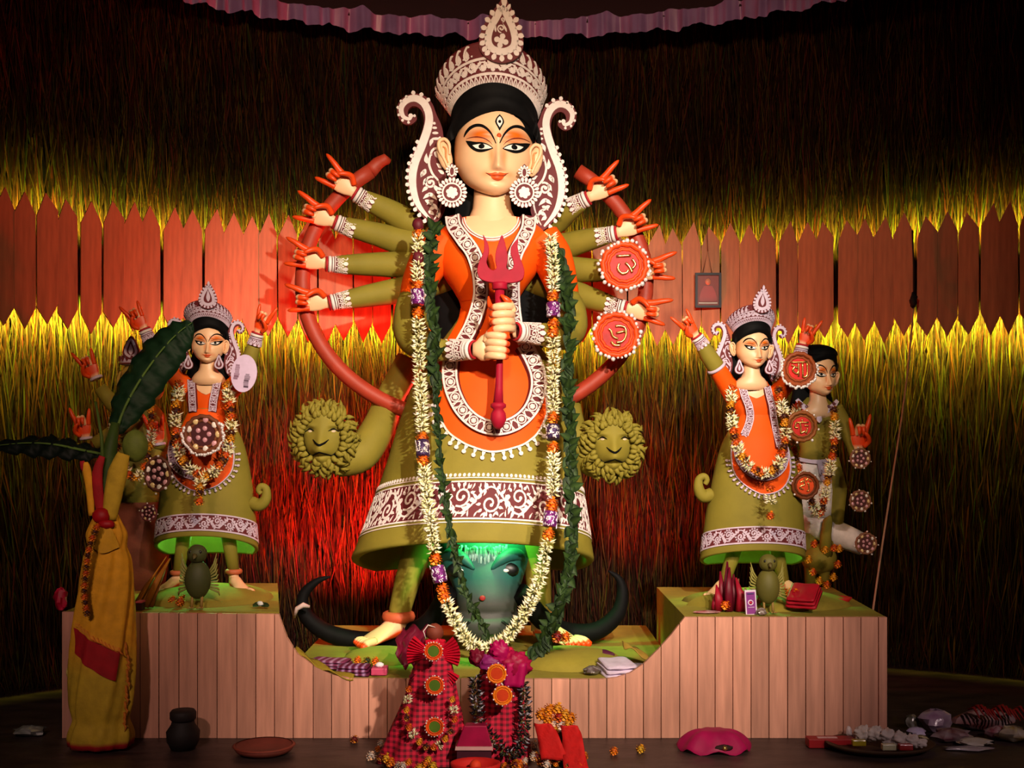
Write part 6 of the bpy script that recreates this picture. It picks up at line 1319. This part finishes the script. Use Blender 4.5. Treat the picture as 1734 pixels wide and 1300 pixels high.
t = thing('cloth_box', 'magenta cloth-covered box between the two draped pots', 'box', on(802, 4.02, 0)); mb = MB(srgb(150, 8, 60)); FX = Fr(802, 1245, 4.06); mb.prism([FX(a, b, -10) for a, b in ((772, 1262), (834, 1262), (824, 1226), (786, 1226))], [FX(a, b, 30) for a, b in ((776, 1262), (830, 1262), (822, 1230), (788, 1230))]); mb.build('box', M_['satin'], t, smooth=False, bevel=.004); MB(srgb(200, 150, 150)).prism([FX(a, b, -12) for a, b in ((771, 1267), (835, 1267), (834, 1261), (772, 1261))], [FX(a, b, 30) for a, b in ((771, 1267), (835, 1267), (834, 1261), (772, 1261))]).build('pale_edge', M_['paper'], t, smooth=False)
MB(srgb(60, 10, 30)).prism([FX(a, b, -8) for a, b in ((774, 1312), (832, 1312), (832, 1267), (774, 1267))], [FX(a, b, 28) for a, b in ((774, 1312), (832, 1312), (832, 1267), (774, 1267))]).build('base', M_['paper'], t, smooth=False)
t = thing('painted_bowl', 'scarlet painted bowl with leaf pattern before the magenta box', 'bowl', on(805, 3.92, 0)); c = on(805, 3.92, .0); mb = MB(srgb(190, 20, 14)); mb.lathe(c, [(.045, .0), (.07, .02), (.082, .055), (.084, .07), (.078, .072), (.07, .06), (.04, .03), (.0, .028)], 32, sy=.8); mb.build('shell', M_['clayware'], t)
r = Rel(lambda u, v: c + V(.0825*sin(u/30), -.066*cos(u/30), .055 - (v/30)*.03), .8, col=srgb(24, 20, 10)); [r.leaf(u0, 2, 16, 7, .1) for u0 in (-44, -24, 8, 28)]; r.mb.build('leaf_pattern', M_['paper'], t, kind='stuff')
MB(srgb(220, 60, 20)).ball(c + V(0, -.0, .06), (.02, .018, .02), 12, 8).build('fruit', M_['clayware'], t)
t = thing('small_idol', 'little scarlet-draped pot crowned with marigolds on the floor', 'pot', on(940, 4.18, 0)); FQ = Fr(940, 1240, 4.18); kq = FQ.s; SC = srgb(196, 12, 10)
MB(srgb(60, 20, 16)).lathe(FQ(940, 1290, 0), [(18*kq, 0), (26*kq, 14*kq), (28*kq, 36*kq), (20*kq, 52*kq), (16*kq, 60*kq), (0.1*kq, 60*kq)], 20).build('pot', M_['clayware'], t)
for pts in ([(918, 1215), (928, 1240), (938, 1275)], [(962, 1218), (968, 1245), (972, 1285), (984, 1310)]):
    mb = MB(SC); p = [FQ(a, b, -40) for a, b in cr(pts, 5)]; mb.grid([[q + V((u*20*kq)*(.7 + .5*i/len(p)), .008*sin(u*4 + i), 0) for u in (-1, -.6, -.2, .2, .6, 1)] for i, q in enumerate(p)]); o = mb.build('scarf_end', M_['cloth'], t); md = o.modifiers.new('t', 'SOLIDIFY'); md.thickness = .004
for (x, y, c) in ((916, 1206, 0), (930, 1198, 0), (944, 1196, 1), (928, 1212, 0), (956, 1206, 1), (966, 1212, 0), (962, 1222, 1), (938, 1232, 1), (946, 1210, 2), (936, 1220, 3), (950, 1222, 3)):
    mb = MB(); marigold_mb(mb, FQ(x, y, -12 - 6*R()), 10*kq, [srgb(236, 140, 10), srgb(240, 170, 40), srgb(190, 16, 16), srgb(236, 220, 214)][c]); mb.build('flower_head', M_['petal'], t)
# scattered flowers
sc = [(640, 1278, 'o'), (655, 1284, 'o'), (700, 1286, 'o'), (712, 1290, 'o'), (735, 1288, 'o'), (748, 1284, 'y'), (690, 1292, 'y'), (720, 1280, 'd'), (868, 1262, 'w'), (880, 1275, 'w'), (870, 1288, 'w'), (895, 1285, 'd'), (905, 1270, 'w'), (860, 1274, 'd'), (885, 1250, 'o'), (872, 1240, 'o'), (845, 1236, 'o'), (925, 1290, 'd'), (990, 1292, 'o'), (600, 1262, 'd'), (1040, 1282, 'o'), (1085, 1278, 'y'), (628, 1290, 'w'), (645, 1268, 'w')]
for px, py, c in sc:
    d = EYE*FPX/(py - 740 - 4); d = max(d, 3.9); mb = MB(); marigold_mb(mb, on(px, d, .014), .011 + .008*R(), {'o': srgb(236, 120, 10), 'y': srgb(230, 180, 40), 'd': srgb(110, 8, 24), 'w': srgb(226, 214, 206)}[c])
    nm, lb = {'o': ('marigold', 'loose orange marigold head scattered on the dark floor'), 'y': ('marigold', 'loose yellow marigold head scattered on the dark floor'), 'd': ('rose', 'loose dark red rose head scattered on the dark floor'), 'w': ('white_flower', 'loose white flower head scattered on the dark floor')}[c]
    tag(mb.build(nm, M_['petal']), lb, 'flower', {'o': 'orange flowers on the floor', 'y': 'yellow flowers on the floor', 'd': 'dark red flowers on the floor', 'w': 'white flowers on the floor'}[c])
for i in range(46):
    px = 640 + 350*R(); c = 'oodwwdyod'[i % 9]; d = 4.07 - .05*R() if 660 < px < 780 or 800 < px < 900 else 4.10 + .05*R()
    if 765 < px < 845: continue
    mb = MB(); marigold_mb(mb, on(px, d, .012 + .03*R()), .010 + .007*R(), {'o': srgb(236, 120, 10), 'y': srgb(230, 180, 40), 'd': srgb(110, 8, 24), 'w': srgb(226, 214, 206)}[c])
    nm, lb, gp = {'o': ('marigold', 'orange marigold head heaped at the hems of the draped pots', 'orange flowers heaped at the pots'), 'y': ('marigold', 'yellow marigold head heaped at the hems of the draped pots', 'yellow flowers heaped at the pots'), 'd': ('rose', 'dark red rose head heaped at the hems of the draped pots', 'dark red flowers heaped at the pots'), 'w': ('white_flower', 'white flower head heaped at the hems of the draped pots', 'white flowers heaped at the pots')}[c]
    tag(mb.build(nm, M_['petal']), lb, 'flower', gp)
# magenta hat-like lotus
t = thing('cloth_lotus', 'wide magenta cloth flower lying on the floor before the right planks', 'decoration', on(1210, 4.34, 0)); c = on(1210, 4.34, .0); kk = 4.34/FPX
mb = MB(srgb(160, 12, 76)); rows = []
for i in range(9):
    t_ = i/8; rows.append([c + V((62 - 44*t_**1.3)*kk*cos(2*PI*j/40)*(1 + .06*sin(5*2*PI*j/40)), (40 - 28*t_)*kk*sin(2*PI*j/40), kk*(6 + 30*math.sin(t_*PI*.5) + 4*sin(7*2*PI*j/40)*(1 - t_))) for j in range(40)])
rows = [[V(p.x, p.y, .002) if False else p + V(0, 0, -.004) for p in rows[0]]] + rows
mb.grid(rows, True, cap1=True); mb.build('petals', M_['satin'], t); MB(srgb(40, 10, 10)).ball(c + V(.02, -.075, .028), (.035, .012, .012), 12, 8, jit=.1).build('dark_centre', M_['cloth'], t); MB(srgb(230, 160, 40)).ball(c + V(.022, -.088, .03), (.010, .006, .008), 8, 6, jit=.2).build('gold_tuft', M_['gold'], t)
# left floor: dark pot and clay dish
t = thing('dark_jar', 'nearly black round-shouldered jar standing before the left planks', 'jar', on(310, 4.36, 0)); c = on(310, 4.36, 0); kk = 4.36/FPX; MB(srgb(22, 14, 13)).lathe(c, [(20*kk, 0), (27*kk, 14*kk), (28*kk, 30*kk), (20*kk, 42*kk), (18*kk, 50*kk)], 26).build('body', M_['clayware'], t); MB(srgb(26, 16, 15)).lathe(c + V(0, 0, 48*kk), [(19*kk, 0), (22*kk, 4*kk), (22*kk, 14*kk), (19*kk, 18*kk), (.1*kk, 18*kk)], 26).build('lid', M_['clayware'], t)
t = thing('clay_dish', 'shallow brown clay dish on the floor before the left planks', 'dish', on(447, 4.30, 0)); c = on(447, 4.30, 0); MB(srgb(120, 52, 40)).lathe(c, [(.075, 0), (.10, .012), (.112, .030), (.106, .030), (.09, .016), (.0, .014)], 36).build('dish', M_['clayware'], t); MB(srgb(140, 60, 44)).lathe(c, [(.104, .026), (.114, .030), (.104, .034)], 36, caps=False).build('rim', M_['clayware'], t)
crumple('plastic_bag', 'crumpled clear plastic on the floor at the far left', 'bag', on(52, 4.55, 0), (.12, .07, .04), srgb(80, 84, 76), 'plastic', jit=.4)
# right floor: heap of wrappers and offerings
t = thing('red_box', 'long red carton with two white panels on the floor right of the lotus', 'box', on(1400, 4.42, 0)); a, b = on(1370, 4.36, .002), on(1442, 4.42, .034); MB(srgb(150, 8, 20)).box(a, b).build('carton', M_['paper'], t, smooth=False, bevel=.002)
for x in (1385, 1402): MB(srgb(210, 170, 170)).box(on(x, 4.38, .034), on(x + 14, 4.40, .0355)).build('white_panel', M_['paper'], t, smooth=False)
t = thing('flower_plate', 'bamboo plate with a white cotton roll on the right floor', 'plate', on(1500, 4.32, 0)); c = on(1490, 4.34, 0); MB(srgb(70, 44, 24)).lathe(c, [(.14, .0), (.18, .015), (.20, .03), (.19, .03), (.15, .014), (.0, .012)], 36, sy=.7).build('plate', M_['clayware'], t)
for i, (x, y, z, rr) in enumerate(((-.06, .01, .06, .036), (-.02, 0, .06, .038), (.02, -.015, .056, .037), (.06, -.03, .05, .036), (.10, -.045, .045, .032), (.13, -.055, .04, .022))): wrinkle(c + V(x, y, z), (rr, rr*.8, rr*.75), srgb(206, 192, 186), 70, .3).build('white_cotton_tuft', M_['cloth'], t)
for x, y, cc in ((-.09, -.04, srgb(150, 130, 20)), (.0, -.10, srgb(190, 186, 150)), (.06, -.10, srgb(160, 14, 14))): MB(cc).box(c + V(x - .025, y - .012, .028), c + V(x + .025, y + .012, .05)).build('packet', M_['plastic'], t, smooth=False, bevel=.003)
for px, d, sz, col, lb, m in ((1455, 4.44, (.05, .05, .04), srgb(40, 30, 120), 'small blue and red ball packet beside the red carton', 'plastic'), (1552, 4.52, (.07, .05, .04), srgb(190, 170, 214), 'lilac paper scrap behind the flower plate', 'paper'), (1585, 4.60, (.12, .08, .09), srgb(150, 110, 140), 'mauve crumpled plastic bag with twisted neck', 'plastic'), (1612, 4.46, (.14, .10, .05), srgb(96, 8, 34), 'maroon shiny wrapper heap near the mauve bag', 'satin'), (1650, 4.40, (.12, .08, .03), srgb(170, 156, 140), 'pale paper packet lying on the right floor', 'paper'), (1640, 4.34, (.16, .06, .012), srgb(150, 134, 150), 'flat grey plastic strip on the right floor', 'plastic'), (1665, 4.64, (.22, .10, .08), srgb(120, 30, 24), 'reddish rope-like heap against the far right wall', 'cloth'), (1715, 4.46, (.12, .08, .06), srgb(120, 90, 20), 'yellow crinkled wrapper at the far right', 'plastic'), (1560, 4.44, (.05, .04, .03), srgb(170, 150, 80), 'gold foil scrap beside the flower plate', 'foil'), (1690, 4.50, (.10, .06, .05), srgb(130, 40, 60), 'dark pink wrapper near the yellow crinkled wrapper', 'plastic'), (1545, 4.64, (.06, .05, .06), srgb(70, 60, 30), 'dull olive packet behind the lilac scrap', 'plastic'), (1437, 4.46, (.025, .025, .06), srgb(210, 190, 190), 'tiny glass vial standing by the red carton', 'plastic')):
    crumple('wrapper' if 'vial' not in lb else 'glass_vial', lb, 'wrapper' if 'vial' not in lb else 'vial', on(px, d, .001), sz, col, m, jit=.12 if 'vial' in lb else .3)
t = thing('beaded_fringe', 'red beaded fringe coiled on the heap at the far right', 'trim', on(1680, 4.56, .09))
for i in range(14): a = on(1640 + 6*i, 4.56, .10 + .01*sin(i)); MB(srgb(150, 34, 30)).tube([a, a + V(.01, -.03, .012), a + V(.016 + .01*R(), -.06, -.02)], [.004, .006, .002], 6).build('strand', M_['satin'], t)
